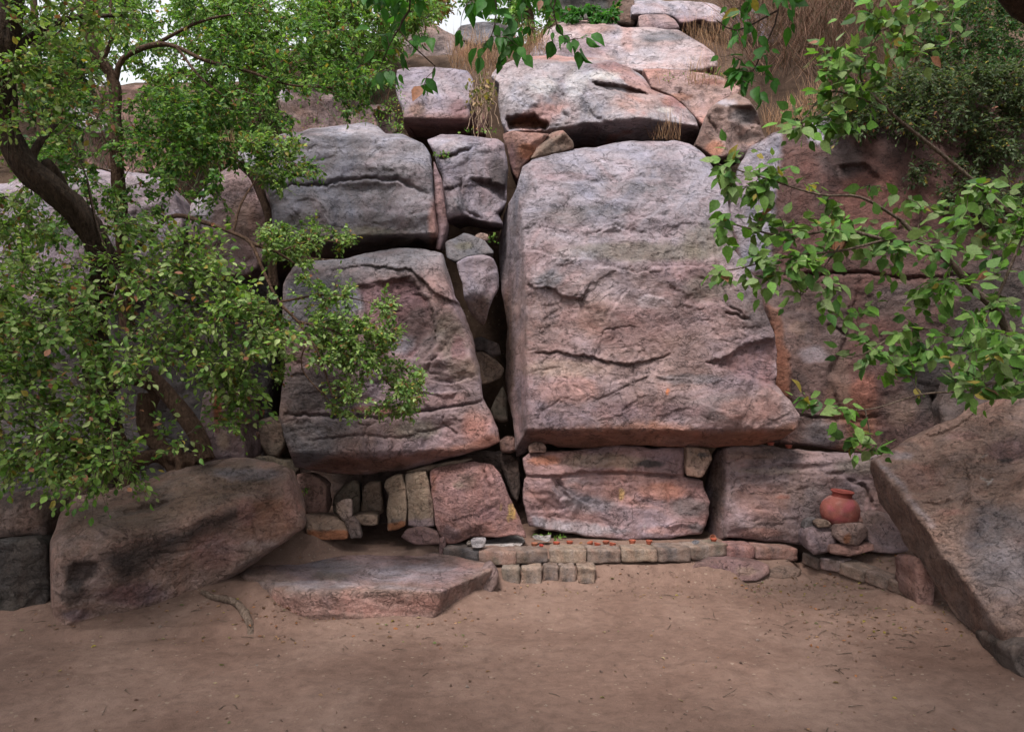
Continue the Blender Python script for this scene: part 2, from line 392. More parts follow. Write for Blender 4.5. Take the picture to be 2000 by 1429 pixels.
    for stn in stains_and_shade:
        if stn[0] != 'line': stn = tuple(min(.95, v*1.2) if isinstance(v, float) and v <= 1 and i_ == len(stn)-(2 if stn[0] == 'poly' else 1) else v for i_, v in enumerate(stn))
        nz = .55*nA+.45*nC
        if stn[0] == 'ell':
            _, cx, cy, rx, ry, c, s = stn; r = np.sqrt(((wx-cx)/rx)**2+((wy-cy)/ry)**2)+.45*nz; g = s*(1-sstep(.55, 1.15, r))
        elif stn[0] == 'poly':
            _, pts, c, s, soft = stn; g = s*np.clip(poly_mask(w2+np.stack([nC, nA], 1)*soft*.9, pts, soft)*(1+.35*nz), 0, 1)
        else:
            _, pts, wd, c, s = stn; p = np.array(pts, float); D, _, _ = seg_dist(w2 if wd > 4 else qq, p[:-1], p[1:]); g = s*np.exp(-(D/wd)**2)*np.clip(.75+.8*nC, 0, 1)
        col = col*(1-g[:, None])+cc(c)*g[:, None]
    # worn lips are paler, the sheltered chips keep their colour
    # ---- side walls and back
    ed = np.concatenate([quads[:, [0, 1]], quads[:, [1, 2]], quads[:, [2, 3]], quads[:, [3, 0]]])
    key = ed[:, 0]*np.int64(n0)+ed[:, 1]; rev = ed[:, 1]*np.int64(n0)+ed[:, 0]
    bnd = ed[~np.isin(key, rev)]
    bv = np.unique(bnd); nb = len(bv); mp = -np.ones(n0, int); mp[bv] = np.arange(nb)
    rows = [V]; cols_ = [col]; faces = [quads[:, ::-1]]
    cw = V[bv].mean(0); prev = bv
    ts = (.04, .12, .25, .45, .7, 1.0)
    cur = bv.copy(); basei = n0
    yback = V[bv, 1]+depth if plate else np.maximum(V[bv, 1]+depth*.35, Yb.mean()+depth)
    for r, tcur in enumerate(ts):
        p = V[bv].copy(); s = 1-shrink*tcur**2
        p[:, 0] = cw[0]+(p[:, 0]-cw[0])*s; p[:, 2] = cw[2]+(p[:, 2]-cw[2])*s
        p[:, 1] = V[bv, 1]+(yback-V[bv, 1])*tcur
        nz = fbm(p*2.2+seed, 3, seed+60); nz2 = fbm(p*7+seed, 2, seed+61)
        dirn = np.stack([p[:, 0]-cw[0], 0*p[:, 0], p[:, 2]-cw[2]], 1); dirn /= np.linalg.norm(dirn, axis=1)[:, None]+1e-6
        sc = min(1, .3+tcur*2)*amp*min(1., depth/.4)
        p += dirn*((.03*(nz-.3)+.012*nz2)*sc)[:, None]
        rows.append(p); cols_.append(col[bv]*.92)
        new = basei+np.arange(nb); basei += nb
        a = cur[mp[bnd[:, 0]]]; b = cur[mp[bnd[:, 1]]]; a2 = new[mp[bnd[:, 0]]]; b2 = new[mp[bnd[:, 1]]]
        faces.append(np.stack([a, b, b2, a2], 1)); cur = new
    rows.append(np.array([[cw[0], yback.max(), cw[2]]])); cols_.append(col.mean(0)[None])
    faces.append(np.stack([cur[mp[bnd[:, 0]]], cur[mp[bnd[:, 1]]], np.full(len(bnd), basei)], 1))
    V = np.concatenate(rows); col = np.clip(np.concatenate(cols_), .01, .9)
    o = mesh_np(name, V, faces, mat, col)
    tag(o, label, cat, group); ROCKS[label] = o
    return o
# ================================================================== ROCKS (outlines in 2000-px picture units, each at its own distance)
# ---- the great central block
rock('boulder', 'huge upright grey and pink central block of the cliff, the largest, cracked across its face',
     [(1019,325),(1040,311),(1075,303),(1124,292),(1162,289),(1201,278),(1250,276),(1320,275),(1348,280),(1379,304),(1400,340),(1418,381),(1428,420),(1434,487),
      (1458,520),(1484,557),(1495,610),(1516,662),(1518,720),(1514,750),(1544,781),(1563,810),(1558,834),(1526,858),(1480,868),(1425,871),(1390,873),(1285,872),(1215,869),(1145,876),(1090,872),(1068,866),(1040,872),(1022,885),(1008,892),
      (1001,830),(987,735),(991,645),(977,545),(974,490),(984,420),(1008,367)], 6.0, cols=('mauve', 'pink'),
     planes=[face(1250,800,5.92,8,-4), face(1250,420,6.28,27,-2), face(1250,330,6.5,46,0)],
     extra=[((1016,487,6.3),(1030,800,5.97),(985,600,6.75)), ((1040,838,5.95),(1500,850,5.9),(1250,872,6.14))],
     depth=1.3, cell=.0082, R=(.13,.05,.03), k=.014, tilt=6, amp=.9,
     feats=[('crack', [(1047,689),(1090,688),(1145,697),(1190,707),(1236,712),(1271,704),(1306,694)], .006, .055),
            ('step', [(1306,700),(1271,707),(1236,714),(1190,708),(1145,698),(1090,691),(1040,690)], .05, .16),
            ('crack', [(1173,659),(1182,645),(1215,638),(1250,641)], .005, .014), ('crack', [(1171,700),(1173,665)], .005, .014),
            ('step', [(1008,486),(1057,489),(1096,503),(1159,506)], .07, .12),
            ('step', [(1159,542),(1138,583),(1096,579),(1082,564),(1040,564),(1022,530)], .06, .16),
            ('step', [(1155,519),(1190,521),(1243,533),(1278,521),(1365,519),(1410,533)], .065, .3),
            ('step', [(1015,570),(1040,562),(1082,566)], .03, .1), ('step', [(1127,585),(1138,615),(1150,640),(1178,652)], .05, .1),
            ('step', [(1253,580),(1271,575),(1302,585),(1322,605),(1350,640)], .035, .2),
            ('step', [(1060,450),(1130,470),(1200,440),(1260,470),(1330,462),(1425,480)], .05, .1),
            ('step', [(1020,430),(1080,420),(1120,450)], .035, .1), ('step', [(1200,405),(1240,425),(1290,420),(1340,435)], .03, .1),
            ('step', [(1040,350),(1100,345),(1180,358),(1260,346),(1360,362)], .03, .12), ('step', [(1080,395),(1180,388),(1300,398),(1400,392)], .025, .09),
            ('step', [(1380,712),(1425,724),(1474,743),(1516,764),(1545,782)], .085, .25), ('panel', [(1380,708),(1407,702),(1460,673),(1516,659),(1516,755),(1460,738),(1425,722)], .05, 5),
            ('step', [(1090,738),(1190,748),(1260,730),(1370,742),(1420,735)], .03, .09), ('crack', [(1236,714),(1238,760),(1250,800)], .006, .015),
            ('crack', [(1068,420),(1070,470)], .006, .02), ('crack', [(1396,480),(1402,540),(1424,596),(1470,630)], .007, .02), ('crack', [(1417,611),(1440,616),(1460,626)], .008, .04),
            ('step', [(1320,775),(1370,786),(1440,808)], .025, .09), ('step', [(1230,560),(1200,600),(1180,640)], -.03, .14),
            ('bulge', 1180, 600, 60, 40, .05), ('bulge', 1100, 780, 90, 45, .04), ('bulge', 1430, 800, 90, 35, .05), ('bulge', 1060, 620, 40, 50, .03), ('bulge', 1250, 460, 140, 26, -.05), ('bulge', 1300, 660, 80, 40, .03),
            ('bulge', 1090, 545, 50, 25, .05)],
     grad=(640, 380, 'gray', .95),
     stains_and_shade=[('poly', [(1380,708),(1407,704),(1460,673),(1516,659),(1514,755),(1460,740),(1425,722)], 'purple', .7, 12), ('ell', 1250,640,110,55,'purple',.35), ('ell',1160,620,40,50,'brown',.4),
             ('ell', 1480,590,50,60,'greydark',.5), ('ell',1330,530,90,26,'purple',.4), ('ell',1240,492,160,22,'olive',.5), ('ell',1390,470,60,40,'olive',.5), ('ell',1380,560,50,30,'olive',.4),
             ('ell', 1110,720,90,20,'buff',.35), ('ell',1120,760,70,30,'rose',.5), ('ell',1420,800,120,30,'greydark',.45), ('ell',1250,800,130,22,'purple',.4), ('ell',1070,545,36,22,'slate',.7), ('ell',1270,590,40,16,'pale',.45),
             ('poly', [(1030,840),(1096,832),(1194,834),(1232,822),(1320,826),(1390,838),(1495,845),(1560,826),(1540,880),(1030,890)], 'rust', .5, 9), ('ell',1340,740,70,12,'slate',.5), ('ell',1110,420,60,20,'olive',.2),
             ('ell',1120,500,60,14,'pale',.35), ('ell',1110,345,60,10,'purple',.3), ('ell',1240,365,90,12,'slate',.5), ('ell',1180,410,70,14,'slate',.5), ('ell', 1470,800,70,25,'rose',.4), ('ell',1305,765,5,9,'orange',.8), ('ell',990,700,14,140,'brown',.7)])
# ---- left middle boulder
rock('boulder', 'big dark slanting boulder left of the tall central block, roofing the low stone shelter',
     [(545,813),(550,760),(556,715),(550,645),(552,557),(573,519),(615,508),(668,507),(724,493),(766,484),(815,484),(864,496),(878,540),(888,575),(909,617),(923,659),(937,725),(943,778),
      (958,806),(974,834),(976,862),(950,874),(925,880),(875,896),(800,916),(712,926),(650,925),(577,912),(560,870)], 5.95, cols=('brown', 'mauve'),
     planes=[face(740,860,5.72,9,6), face(740,650,5.86,14,8), face(760,500,6.12,48,6)], extra=[((575,902,5.74),(970,862,5.7),(700,928,6.0)), ((943,790,5.78),(880,560,6.05),(975,850,5.86))],
     depth=1.2, cell=.009, R=(.14,.05,.03), tilt=4, k=.014,
     feats=[('step', [(545,812),(640,816),(745,818),(797,810),(871,799),(941,786)], .08, .22), ('crack', [(556,808),(640,813),(745,816),(797,808),(871,797),(941,785)], .01, .04),
            ('step', [(941,640),(905,600),(846,570),(825,547),(801,526),(710,519),(620,530)], .07, .16), ('step', [(818,712),(850,673),(846,624),(843,571),(826,547)], .06, .16),
            ('panel', [(700,560),(800,540),(838,590),(842,640),(812,700),(760,690),(720,640)], .05, 6), ('step', [(815,712),(850,700),(905,690),(925,700)], .04, .12), ('step', [(830,742),(880,748),(930,735)], .035, .09),
            ('step', [(700,745),(790,755),(860,765),(935,760)], .03, .1), ('step', [(868,640),(880,690),(915,705)], .035, .08), ('crack', [(600,860),(700,850),(790,856),(880,830)], .008, .02), ('step', [(770,840),(850,850),(900,870)], .03, .09),
            ('step', [(556,745),(620,748),(690,752)], .04, .12), ('crack',[(862,800),(868,830),(900,850)],.007,.025)],
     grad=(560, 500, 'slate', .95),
     stains_and_shade=[('poly', [(548,715),(640,730),(700,770),(700,806),(556,806)], 'dark', .75, 14), ('poly', [(545,816),(700,820),(640,905),(575,905)], 'greydark', .7, 20), ('poly', [(556,540),(690,535),(720,600),(640,650),(556,640)], 'slate', .8, 14),
             ('poly', [(700,560),(800,540),(838,590),(842,640),(812,700),(760,690),(720,640)], 'purple', .8, 8), ('ell',820,645,45,45,'dark',.55), ('ell',880,660,30,60,'olive',.35), ('ell',895,690,16,40,'purple',.7), ('ell',780,670,35,22,'gray',.7),
             ('ell',930,835,36,40,'rose',.7), ('poly', [(650,890),(750,895),(830,884),(925,866),(975,848),(976,870),(870,897),(700,925),(600,915)],'rust',.4,7), ('ell',860,780,60,14,'rose',.35), ('ell',740,800,60,10,'orange',.4), ('ell',905,720,40,26,'tan',.4), ('ell',810,840,60,25,'olive',.5), ('ell',900,580,26,50,'mauve',.6)])
# ---- upper left boulder
rock('boulder', 'smooth pale grey boulder with wavy bands resting above the dark slanting boulder',
     [(500,330),(520,285),(540,266),(605,252),(657,245),(717,238),(738,245),(752,261),(787,261),(825,280),(839,301),(845,332),(846,378),(850,420),(858,451),(850,483),(836,476),(815,462),(790,484),(740,492),(690,494),(640,500),(590,500),(555,480),(532,440),(530,402),(520,370)], 6.35, cols=('gray', 'slate'),
     planes=[face(690,440,6.22,14,4), face(690,330,6.34,30,4), face(690,262,6.62,58,3)], extra=[((590,470,6.26),(815,455,6.2),(700,494,6.75)), ((846,330,6.4),(852,440,6.3),(860,400,6.6))], depth=1.3, cell=.0105, R=(.14,.1,.04), tilt=3, amp=.85,
     feats=[('step', [(530,392),(545,375),(570,363),(622,366),(668,356),(717,350),(780,356),(836,386)], .10, .16), ('crack', [(530,385),(570,362),(622,363),(668,352),(717,348),(780,352),(836,382)], .012, .04),
            ('step', [(690,268),(720,285),(760,275),(820,292)], .035, .1), ('step', [(745,300),(790,306),(830,300)], .03, .1), ('step', [(660,410),(740,405),(800,420),(846,410)], .04, .12), ('step', [(690,292),(720,290),(745,274)], .04, .08), ('step', [(570,400),(600,385),(625,395),(640,420)], -.04, .1),
            ('bulge', 600, 405, 60, 30, .06), ('bulge', 760, 330, 70, 22, .05), ('bulge', 760, 420, 80, 22, .05), ('bulge',680,370,90,14,-.04), ('band', [(540,280),(760,290),(800,340),(560,350)], .010, 14, 60.)],
     grad=(430, 520, 'brown', .6), stains_and_shade=[('ell',690,262,70,10,'pale',.5), ('ell',780,330,40,16,'slate',.5), ('ell',700,452,110,12,'olive',.6), ('ell',640,300,100,22,'pale',.45), ('ell',770,385,60,18,'pale',.4), ('ell',850,440,14,60,'rose',.6), ('ell',720,425,26,16,'greydark',.5), ('ell',590,440,50,30,'olive',.35), ('ell',760,465,60,12,'dark',.5)])
rock('rock', 'thin upright pinkish slab wedged along the right edge of the pale grey banded boulder', [(846,312),(862,345),(871,400),(872,450),(860,490),(851,486),(856,450),(848,410)], 6.45, cols=('rose','mauve'), depth=.5, R=(.03,.03,.02), yaw=15)
rock('rock', 'squat grey block with a dark notch, between the pale banded boulder and the central block',
     [(834,272),(860,262),(902,264),(940,268),(972,272),(986,282),(992,330),(990,385),(986,402),(972,416),(986,440),(960,436),(934,430),(902,421),(872,430),(866,400),(864,350),(850,312)], 6.75, cols=('gray','mauve'),
     planes=[face(920,360,6.7,10,4), face(920,270,6.85,55,0)], depth=.9, R=(.08,.07,.03),
     feats=[('panel', [(918,350),(955,354),(986,368),(986,392),(960,375)], .09, 4), ('step', [(905,352),(950,352),(985,366)], -.05,.2), ('crack', [(902,350),(900,375),(912,412),(940,428)], .012, .05), ('step', [(900,362),(908,395),(930,424)], .05, .1), ('crack',[(860,310),(880,305),(915,292),(926,282)],.01,.04), ('step',[(858,308),(880,303),(915,290)],-.04,.12), ('crack',[(866,372),(885,368),(905,360)],.008,.03)],
     stains_and_shade=[('ell',975,340,26,50,'dark',.6), ('ell',890,400,22,20,'slate',.7), ('ell',870,305,20,5,'olive',.7), ('ell',880,282,40,12,'pale',.4)])
# ---- stones jammed in the cleft
rock('rock', 'grey faceted stone jammed in the cleft left of the tall central block', [(892,512),(913,501),(944,496),(965,505),(973,522),(976,557),(962,585),(950,622),(944,637),(934,631),(916,606),(908,585),(901,547)], 6.1, cols=('mauve','gray'),
     planes=[face(935,540,6.05,16,-14), face(935,585,6.05,-40,-4), face(960,560,6.08,0,40)], depth=.4, R=(.03,.02,.02), amp=.6, k=.012, stains_and_shade=[('ell',945,600,30,16,'pale',.3), ('poly',[(905,590),(960,575),(950,640),(930,640)],'brown',.6,6)])
rock('rock', 'dark grey lichened stone wedged above the faceted stone in the cleft', [(868,474),(906,454),(927,459),(948,470),(966,494),(940,498),(913,502),(890,512),(872,505)], 6.4, cols=('slate','greydark'), planes=[face(915,480,6.35,35,-5)], depth=.5, R=(.05,.03,.02), stains_and_shade=[('ell',905,480,20,8,'olive',.6)])
rock('rock', 'small tan stone lying on the dark lichened stone in the cleft', [(928,460),(940,454),(953,456),(956,466),(945,470),(932,468)], 6.42, cols=('tan','pink'), depth=.2, R=(.02,.02,.01), amp=.3)
rock('rock', 'long brown stone lying diagonally deep inside the cleft', [(926,689),(944,686),(968,702),(985,718),(978,738),(960,748),(940,752),(930,725)], 6.75, cols=('brown','tan'), depth=.5, R=(.03,.03,.02), amp=.5)
rock('rock', 'rounded dark stone above the diagonal stone deep in the cleft', [(924,662),(940,655),(958,664),(975,672),(980,695),(962,700),(944,686),(928,688)], 6.9, cols=('brown','greydark'), depth=.5, amp=.5)
rock('rock', 'pointed grey-brown stone standing low in the cleft', [(983,752),(990,770),(994,822),(975,826),(962,818),(958,799),(970,775)], 6.6, cols=('brown','olive'), depth=.4, amp=.5)
rock('rock', 'brown stone at the foot of the cleft, beside the right tip of the slanting boulder', [(976,858),(990,850),(1006,852),(1010,880),(998,886),(978,884)], 6.5, cols=('brown','rose'), depth=.4, amp=.5)
rock('rock', 'dark lower stone of the pair at the foot of the cleft', [(978,886),(1000,888),(1012,900),(1018,950),(1010,985),(998,970),(985,930),(976,905)], 6.55, cols=('brown','dark'), depth=.4, amp=.5)
# ---- upper tier
rock('boulder', 'purplish rounded boulder under the hanging leaves, left neighbour of the big white-streaked top boulder',
     [(776,138),(800,134),(832,130),(885,133),(912,139),(924,154),(926,182),(918,215),(922,246),(906,250),(880,246),(850,241),(815,254),(790,252),(784,212),(774,180)], 7.4, cols=('mauve','gray'),
     planes=[face(850,215,7.3,12,2), face(850,165,7.45,38,2)], extra=[((790,232,7.3),(915,236,7.3),(850,254,7.75))], depth=1.0, R=(.14,.08,.05), feats=[('step', [(785,215),(840,205),(880,225),(918,212)], .07,.15), ('bulge',850,230,50,14,.05)],
     grad=(200, 250, 'rose', .8), stains_and_shade=[('ell',850,170,40,20,'pale',.3), ('ell',815,215,20,16,'brown',.7), ('ell',895,215,20,25,'purple',.6)])
rock('rock', 'small purple stone squeezed beside the hanging dry roots', [(922,205),(938,196),(950,205),(955,235),(945,262),(928,258),(918,240)], 7.5, cols=('purple','rose'), depth=.5, amp=.6)
rock('boulder', 'brown boulder half hidden behind the leaves, left of the purplish rounded boulder', [(540,190),(560,165),(600,170),(660,190),(727,205),(752,203),(770,217),(776,262),(745,265),(690,262),(620,268),(560,270)], 7.7, cols=('brown','mauve'), depth=.9, R=(.1,.06,.04), feats=[('panel',[(733,222),(768,216),(774,262),(745,264)],.12,4)], stains_and_shade=[('ell',555,185,14,14,'pale',.7)])
rock('boulder', 'big pale boulder with white streaks and dark hollows, crowning the tall central block',
     [(960,150),(973,129),(1022,111),(1075,108),(1145,112),(1197,119),(1236,136),(1257,150),(1271,175),(1313,189),(1341,210),(1358,227),(1372,266),(1360,280),(1310,282),(1253,279),(1215,271),(1187,262),(1165,242),(1141,241),(1106,256),(1080,268),(1040,264),(994,262),(980,241),(972,196),(976,165)], 7.2,
     cols=((.225,.185,.19),(.25,.225,.24),'rose'), planes=[face(1150,240,7.05,22,-6), face(1130,160,7.25,38,-4), face(1120,122,7.5,60,0)], extra=[((1280,230,7.1),(1340,270,7.05),(1350,215,7.45)), ((985,250,7.0),(1165,238,7.02),(1080,275,7.35))], depth=1.3, cell=.012, R=(.14,.08,.03), amp=1.05,
     feats=[('panel', [(991,230),(1010,226),(1045,226),(1070,242),(1064,253),(995,252)], .22, 4), ('panel', [(1158,161),(1190,165),(1240,174),(1265,185),(1225,184),(1190,176),(1165,168)], .10, 3), ('step', [(1156,159),(1190,163),(1240,172),(1275,187)], -.06,.12),
            ('step', [(980,152),(1060,148),(1110,166)], .05,.12), ('step', [(1110,140),(1108,180),(1098,212),(1120,235)], -.05,.2), ('step', [(1145,200),(1160,225),(1215,250),(1255,270)], -.06,.14), ('step', [(975,205),(1060,214),(1110,228),(1150,205)], .06,.12), ('bulge',1040,190,50,30,.05), ('bulge',1260,220,50,26,.05), ('step',[(1150,120),(1200,135),(1240,150)],.04,.12)],
     stains_and_shade=[('ell',1060,170,34,22,'white',.3), ('ell',1180,148,44,10,'white',.4), ('ell',1125,165,26,30,'white',.28), ('ell',1320,235,20,30,'pale',.7), ('ell',1010,190,24,30,'pale',.4), ('ell',1190,128,40,10,'purple',.6), ('ell',1240,200,60,26,'pink',.5), ('ell',1110,112,90,7,'rose',.7), ('ell',1155,215,26,20,'slate',.5), ('ell',1030,240,40,12,'rust',.5), ('ell',1320,200,16,24,'purple',.5), ('ell',1300,215,18,6,'white',.5)])
rock('rock', 'angular rust-edged stone below the big pale top boulder, pointing down into the cleft', [(982,262),(1000,256),(1040,260),(1075,262),(1062,278),(1040,306),(1020,326),(1012,352),(1000,340),(994,310)], 6.9, cols=('rose','brown'), planes=[face(1030,290,6.85,-8,-10), face(1000,310,6.9,0,-50)], depth=.7, R=(.03,.03,.02), stains_and_shade=[('ell',1030,296,22,20,'orange',.5), ('ell',1000,310,8,40,'purple',.6)])
rock('rock', 'tilted brown wedge stone in the hollow on top of the tall central block', [(1036,310),(1050,281),(1078,260),(1099,254),(1117,273),(1121,289),(1098,298),(1075,304)], 6.75, cols=('brown','olive'), planes=[face(1080,285,6.7,-12,8)], extra=[((1040,305,6.7),(1100,255,6.75),(1040,280,6.95))], depth=.5, R=(.03,.03,.02), amp=.7, stains_and_shade=[('line',[(1040,300),(1055,275),(1098,256)],5,'rose',.7)])
rock('rock', 'cracked brown block perched right of the big pale top boulder', [(1386,213),(1407,196),(1439,183),(1463,197),(1477,217),(1491,259),(1496,272),(1475,284),(1440,298),(1418,306),(1392,308),(1358,282),(1372,245)], 6.95, cols=('pink','brown'), planes=[face(1400,260,6.85,8,-28), face(1450,250,6.85,2,22), face(1430,195,7.0,55,0)], depth=.7, R=(.05,.04,.03), k=.015,
     feats=[('step',[(1415,232),(1445,240),(1495,262)],.06,.12), ('panel',[(1425,205),(1470,210),(1486,245),(1450,240),(1425,232)],.07,4), ('crack',[(1381,228),(1395,250),(1408,275)],.012,.04)], stains_and_shade=[('ell',1450,225,34,22,'greydark',.7), ('ell',1460,268,30,12,'dark',.6), ('ell',1395,290,20,16,'orange',.4), ('ell',1420,200,24,8,'pale',.6)])
rock('rock', 'low brown stone tucked under the cracked brown block', [(1412,288),(1440,278),(1470,284),(1466,298),(1450,312),(1420,318)], 6.9, cols=('brown','mauve'), depth=.5, amp=.6)
rock('boulder', 'long pinkish-orange slab high on the cliff, topmost big slab behind the white-streaked boulder', [(1028,112),(1050,85),(1068,59),(1096,46),(1145,39),(1176,37),(1201,45),(1215,54),(1265,54),(1323,58),(1341,70),(1372,87),(1397,105),(1405,132),(1350,140),(1257,140),(1190,128),(1100,122),(1040,122)], 8.6, cols=('pink','pale'),
     planes=[face(1200,110,8.4,38,-3), face(1200,50,8.8,62,0)], depth=1.5, cell=.02, R=(.2,.1,.05), feats=[('step',[(1215,55),(1220,90),(1226,125)],-.08,.3), ('step',[(1068,80),(1120,90),(1200,100)],.06,.2)], stains_and_shade=[('ell',1150,50,60,16,'orange',.25), ('ell',1225,75,14,36,'rose',.4), ('ell',1290,72,50,12,'slate',.8), ('ell',1140,95,60,20,'mauve',.6), ('ell',1300,105,70,20,'pale',.5)])
rock('boulder', 'reddish sloping slab between the white-streaked top boulder and the cracked brown block', [(1256,134),(1300,134),(1337,137),(1400,147),(1446,171),(1440,185),(1408,200),(1390,216),(1374,246),(1358,228),(1340,208),(1312,188),(1271,170)], 7.7, cols=('rose','pink'), planes=[face(1340,180,7.6,35,-8)], depth=1.0, R=(.08,.05,.03), feats=[('step',[(1290,165),(1350,170),(1420,185)],.05,.1)], stains_and_shade=[('ell',1380,160,50,8,'red',.5), ('ell',1330,190,30,12,'orange',.35)])
rock('rock', 'white-topped flat rock at the top edge of the photo, above the long pinkish slab', [(1230,-6),(1262,-12),(1300,4),(1350,2),(1390,6),(1412,18),(1426,42),(1400,44),(1370,38),(1335,46),(1312,34),(1296,28),(1232,30)], 9.35, cols=('pale','mauve'), planes=[face(1330,25,9.25,40,0)], depth=1.2, cell=.025, R=(.12,.1,.05), stains_and_shade=[('ell',1340,40,60,10,'purple',.5)])
rock('rock', 'small pink rock under the white-topped flat rock', [(1246,30),(1270,28),(1300,28),(1318,38),(1330,56),(1300,60),(1248,58)], 9.2, cols=('pink','mauve'), planes=[face(1285,45,9.1,25,0)], depth=.9, cell=.025, R=(.1,.06,.04))
rock('rock', 'pale leaning rock among dry grass, right of the white-topped flat rock', [(1436,28),(1452,8),(1475,5),(1490,20),(1505,45),(1530,75),(1500,90),(1475,80),(1452,60)], 9.2, cols=('mauve','pale'), planes=[face(1480,45,9.1,28,14)], depth=1.0, cell=.025, R=(.12,.08,.05), feats=[('step',[(1440,30),(1470,36),(1490,50)],-.06,.15)])
rock('boulder', 'dark shaded boulder at the top edge, behind the long pinkish slab', [(1092,-20),(1150,-30),(1230,-25),(1244,20),(1238,52),(1200,46),(1170,38),(1110,42),(1094,20)], 9.5, cols=('greydark','olive'), planes=[face(1160,20,9.4,-6,-6)], depth=1.3, cell=.025, stains_and_shade=[('poly',[(1185,-10),(1240,-10),(1240,50),(1200,45)],'brown',.7,6)])
rock('boulder', 'dark grey humped boulder under the sky gap, top centre-left', [(715,140),(722,85),(750,62),(790,48),(830,36),(858,52),(890,72),(912,88),(916,112),(880,126),(840,136),(780,140)], 10.0, cols=('slate','brown'), planes=[face(820,100,9.8,24,0)], depth=1.5, cell=.024, R=(.2,.12,.05), amp=1.3, stains_and_shade=[('ell',905,108,14,14,'orange',.6)])
rock('boulder', 'low dark boulder behind grass, right of the humped grey boulder', [(885,72),(900,50),(930,44),(968,44),(1000,52),(1010,76),(980,86),(930,90)], 11.0, cols=('greydark','slate'), planes=[face(950,70,10.9,26,0)], depth=1.2, cell=.026, R=(.15,.1,.05))
# ---- left background rocks seen through the leaves
rock('boulder', 'pinkish sunlit boulder behind the slender tree trunk', [(160,230),(180,190),(230,168),(290,166),(335,180),(352,215),(360,250),(340,330),(240,345),(170,330)], 9.0, cols=('pink','rose'), planes=[face(260,240,8.9,28,6)], depth=1.4, cell=.024, R=(.2,.12,.06))
rock('rock', 'pale grey ledge rock poking out left of the slender tree trunk', [(112,208),(140,204),(175,218),(205,240),(200,262),(160,250),(120,232)], 8.6, cols=('pale','mauve'), planes=[face(160,232,8.5,30,0)], depth=.8, cell=.022)
rock('boulder', 'broad grey boulder behind the leaning trunk, far left', [(-60,370),(20,355),(60,335),(140,330),(230,333),(310,345),(345,380),(360,440),(330,520),(280,580),(150,600),(0,600),(-80,560)], 6.9, cols=('gray','mauve'), planes=[face(150,470,6.75,16,6), face(150,350,7.0,50,0)], depth=1.4, cell=.02, R=(.16,.12,.06), feats=[('step',[(0,430),(120,425),(250,440),(340,430)],.06,.15)])
rock('boulder', 'pink-white boulder behind the arching thorn branch, left of the pale banded boulder', [(366,440),(372,400),(395,370),(420,345),(450,325),(478,330),(500,350),(520,380),(528,420),(530,500),(480,540),(400,540),(370,500)], 6.8, cols=('mauve','pink'), planes=[face(450,430,6.7,18,4), face(390,410,6.75,26,-35)], depth=1.1, cell=.018, R=(.12,.1,.05), stains_and_shade=[('ell',395,400,26,50,'pale',.7), ('ell',470,430,40,50,'brown',.6)])
rock('rock', 'small white-grey rock tip above the pink-white boulder', [(458,305),(475,288),(500,275),(515,290),(508,318),(485,330),(462,322)], 6.95, cols=('pale','slate'), planes=[face(485,305,6.9,34,-10)], depth=.6, cell=.016)
rock('boulder', 'dark wall of rock, shade put in its colour, behind the bush, left of the slanting boulder', [(-120,600),(0,590),(200,560),(300,500),(400,520),(520,490),(548,560),(545,700),(520,900),(380,960),(0,990),(-120,980)], 6.75, cols=('greydark','dark'), planes=[face(300,700,6.7,0,8)], depth=.9, cell=.024, R=(.1,.1,.05))  # near-black tone is deep tree shade painted into the rock
rock('rock', 'rust-stained leaning rock behind the twisted trunk', [(378,905),(385,850),(392,800),(400,765),(430,760),(455,770),(470,820),(482,880),(480,905),(440,912)], 5.75, cols=('brown','mauve'), planes=[face(430,850,5.7,8,-10), face(465,850,5.7,4,36)], depth=.7, R=(.04,.04,.03), k=.015, stains_and_shade=[('ell',425,800,12,50,'rust',.8), ('ell',435,860,14,24,'tan',.6), ('ell',400,870,18,24,'purple',.6)])
rock('rock', 'rounded reddish stone in the dark recess left of the slanting boulder', [(480,850),(492,838),(504,845),(506,880),(495,895),(478,893)], 6.1, cols=('rose','brown'), depth=.4, R=(.06,.06,.04), amp=.5)
rock('rock', 'rounded olive stone in the dark recess, beside the reddish one', [(505,820),(530,812),(552,822),(556,870),(545,895),(520,892),(505,870)], 6.15, cols=('olive','brown'), depth=.5, R=(.08,.08,.06), amp=.5)
rock('rock', 'long flat stone on the floor of the dark recess behind the large left boulder', [(478,895),(510,890),(560,900),(575,922),(575,945),(520,930),(480,915)], 5.95, cols=('brown','olive'), depth=.4, amp=.5)
rock('boulder', 'black rock, shade painted into its tone, at the left edge, upper of two beside the large left boulder', [(-60,985),(0,968),(50,958),(90,975),(100,1000),(96,1052),(60,1045),(10,1050),(-60,1060)], 4.9, cols=('dark','brown'), planes=[face(30,1005,4.85,24,14)], depth=.7, R=(.07,.06,.03), mat=M_SLAB)  # the shade it lies in is painted into the black colour
rock('boulder', 'dark lower rock at the left edge of the photo, sunk in the ground', [(-70,1066),(10,1052),(70,1048),(92,1062),(98,1110),(99,1160),(90,1212),(20,1222),(-60,1226)], 4.7, cols=('dark',(.075,.06,.05)), planes=[face(30,1130,4.62,4,14)], depth=.7, R=(.07,.06,.03), mat=M_SLAB)
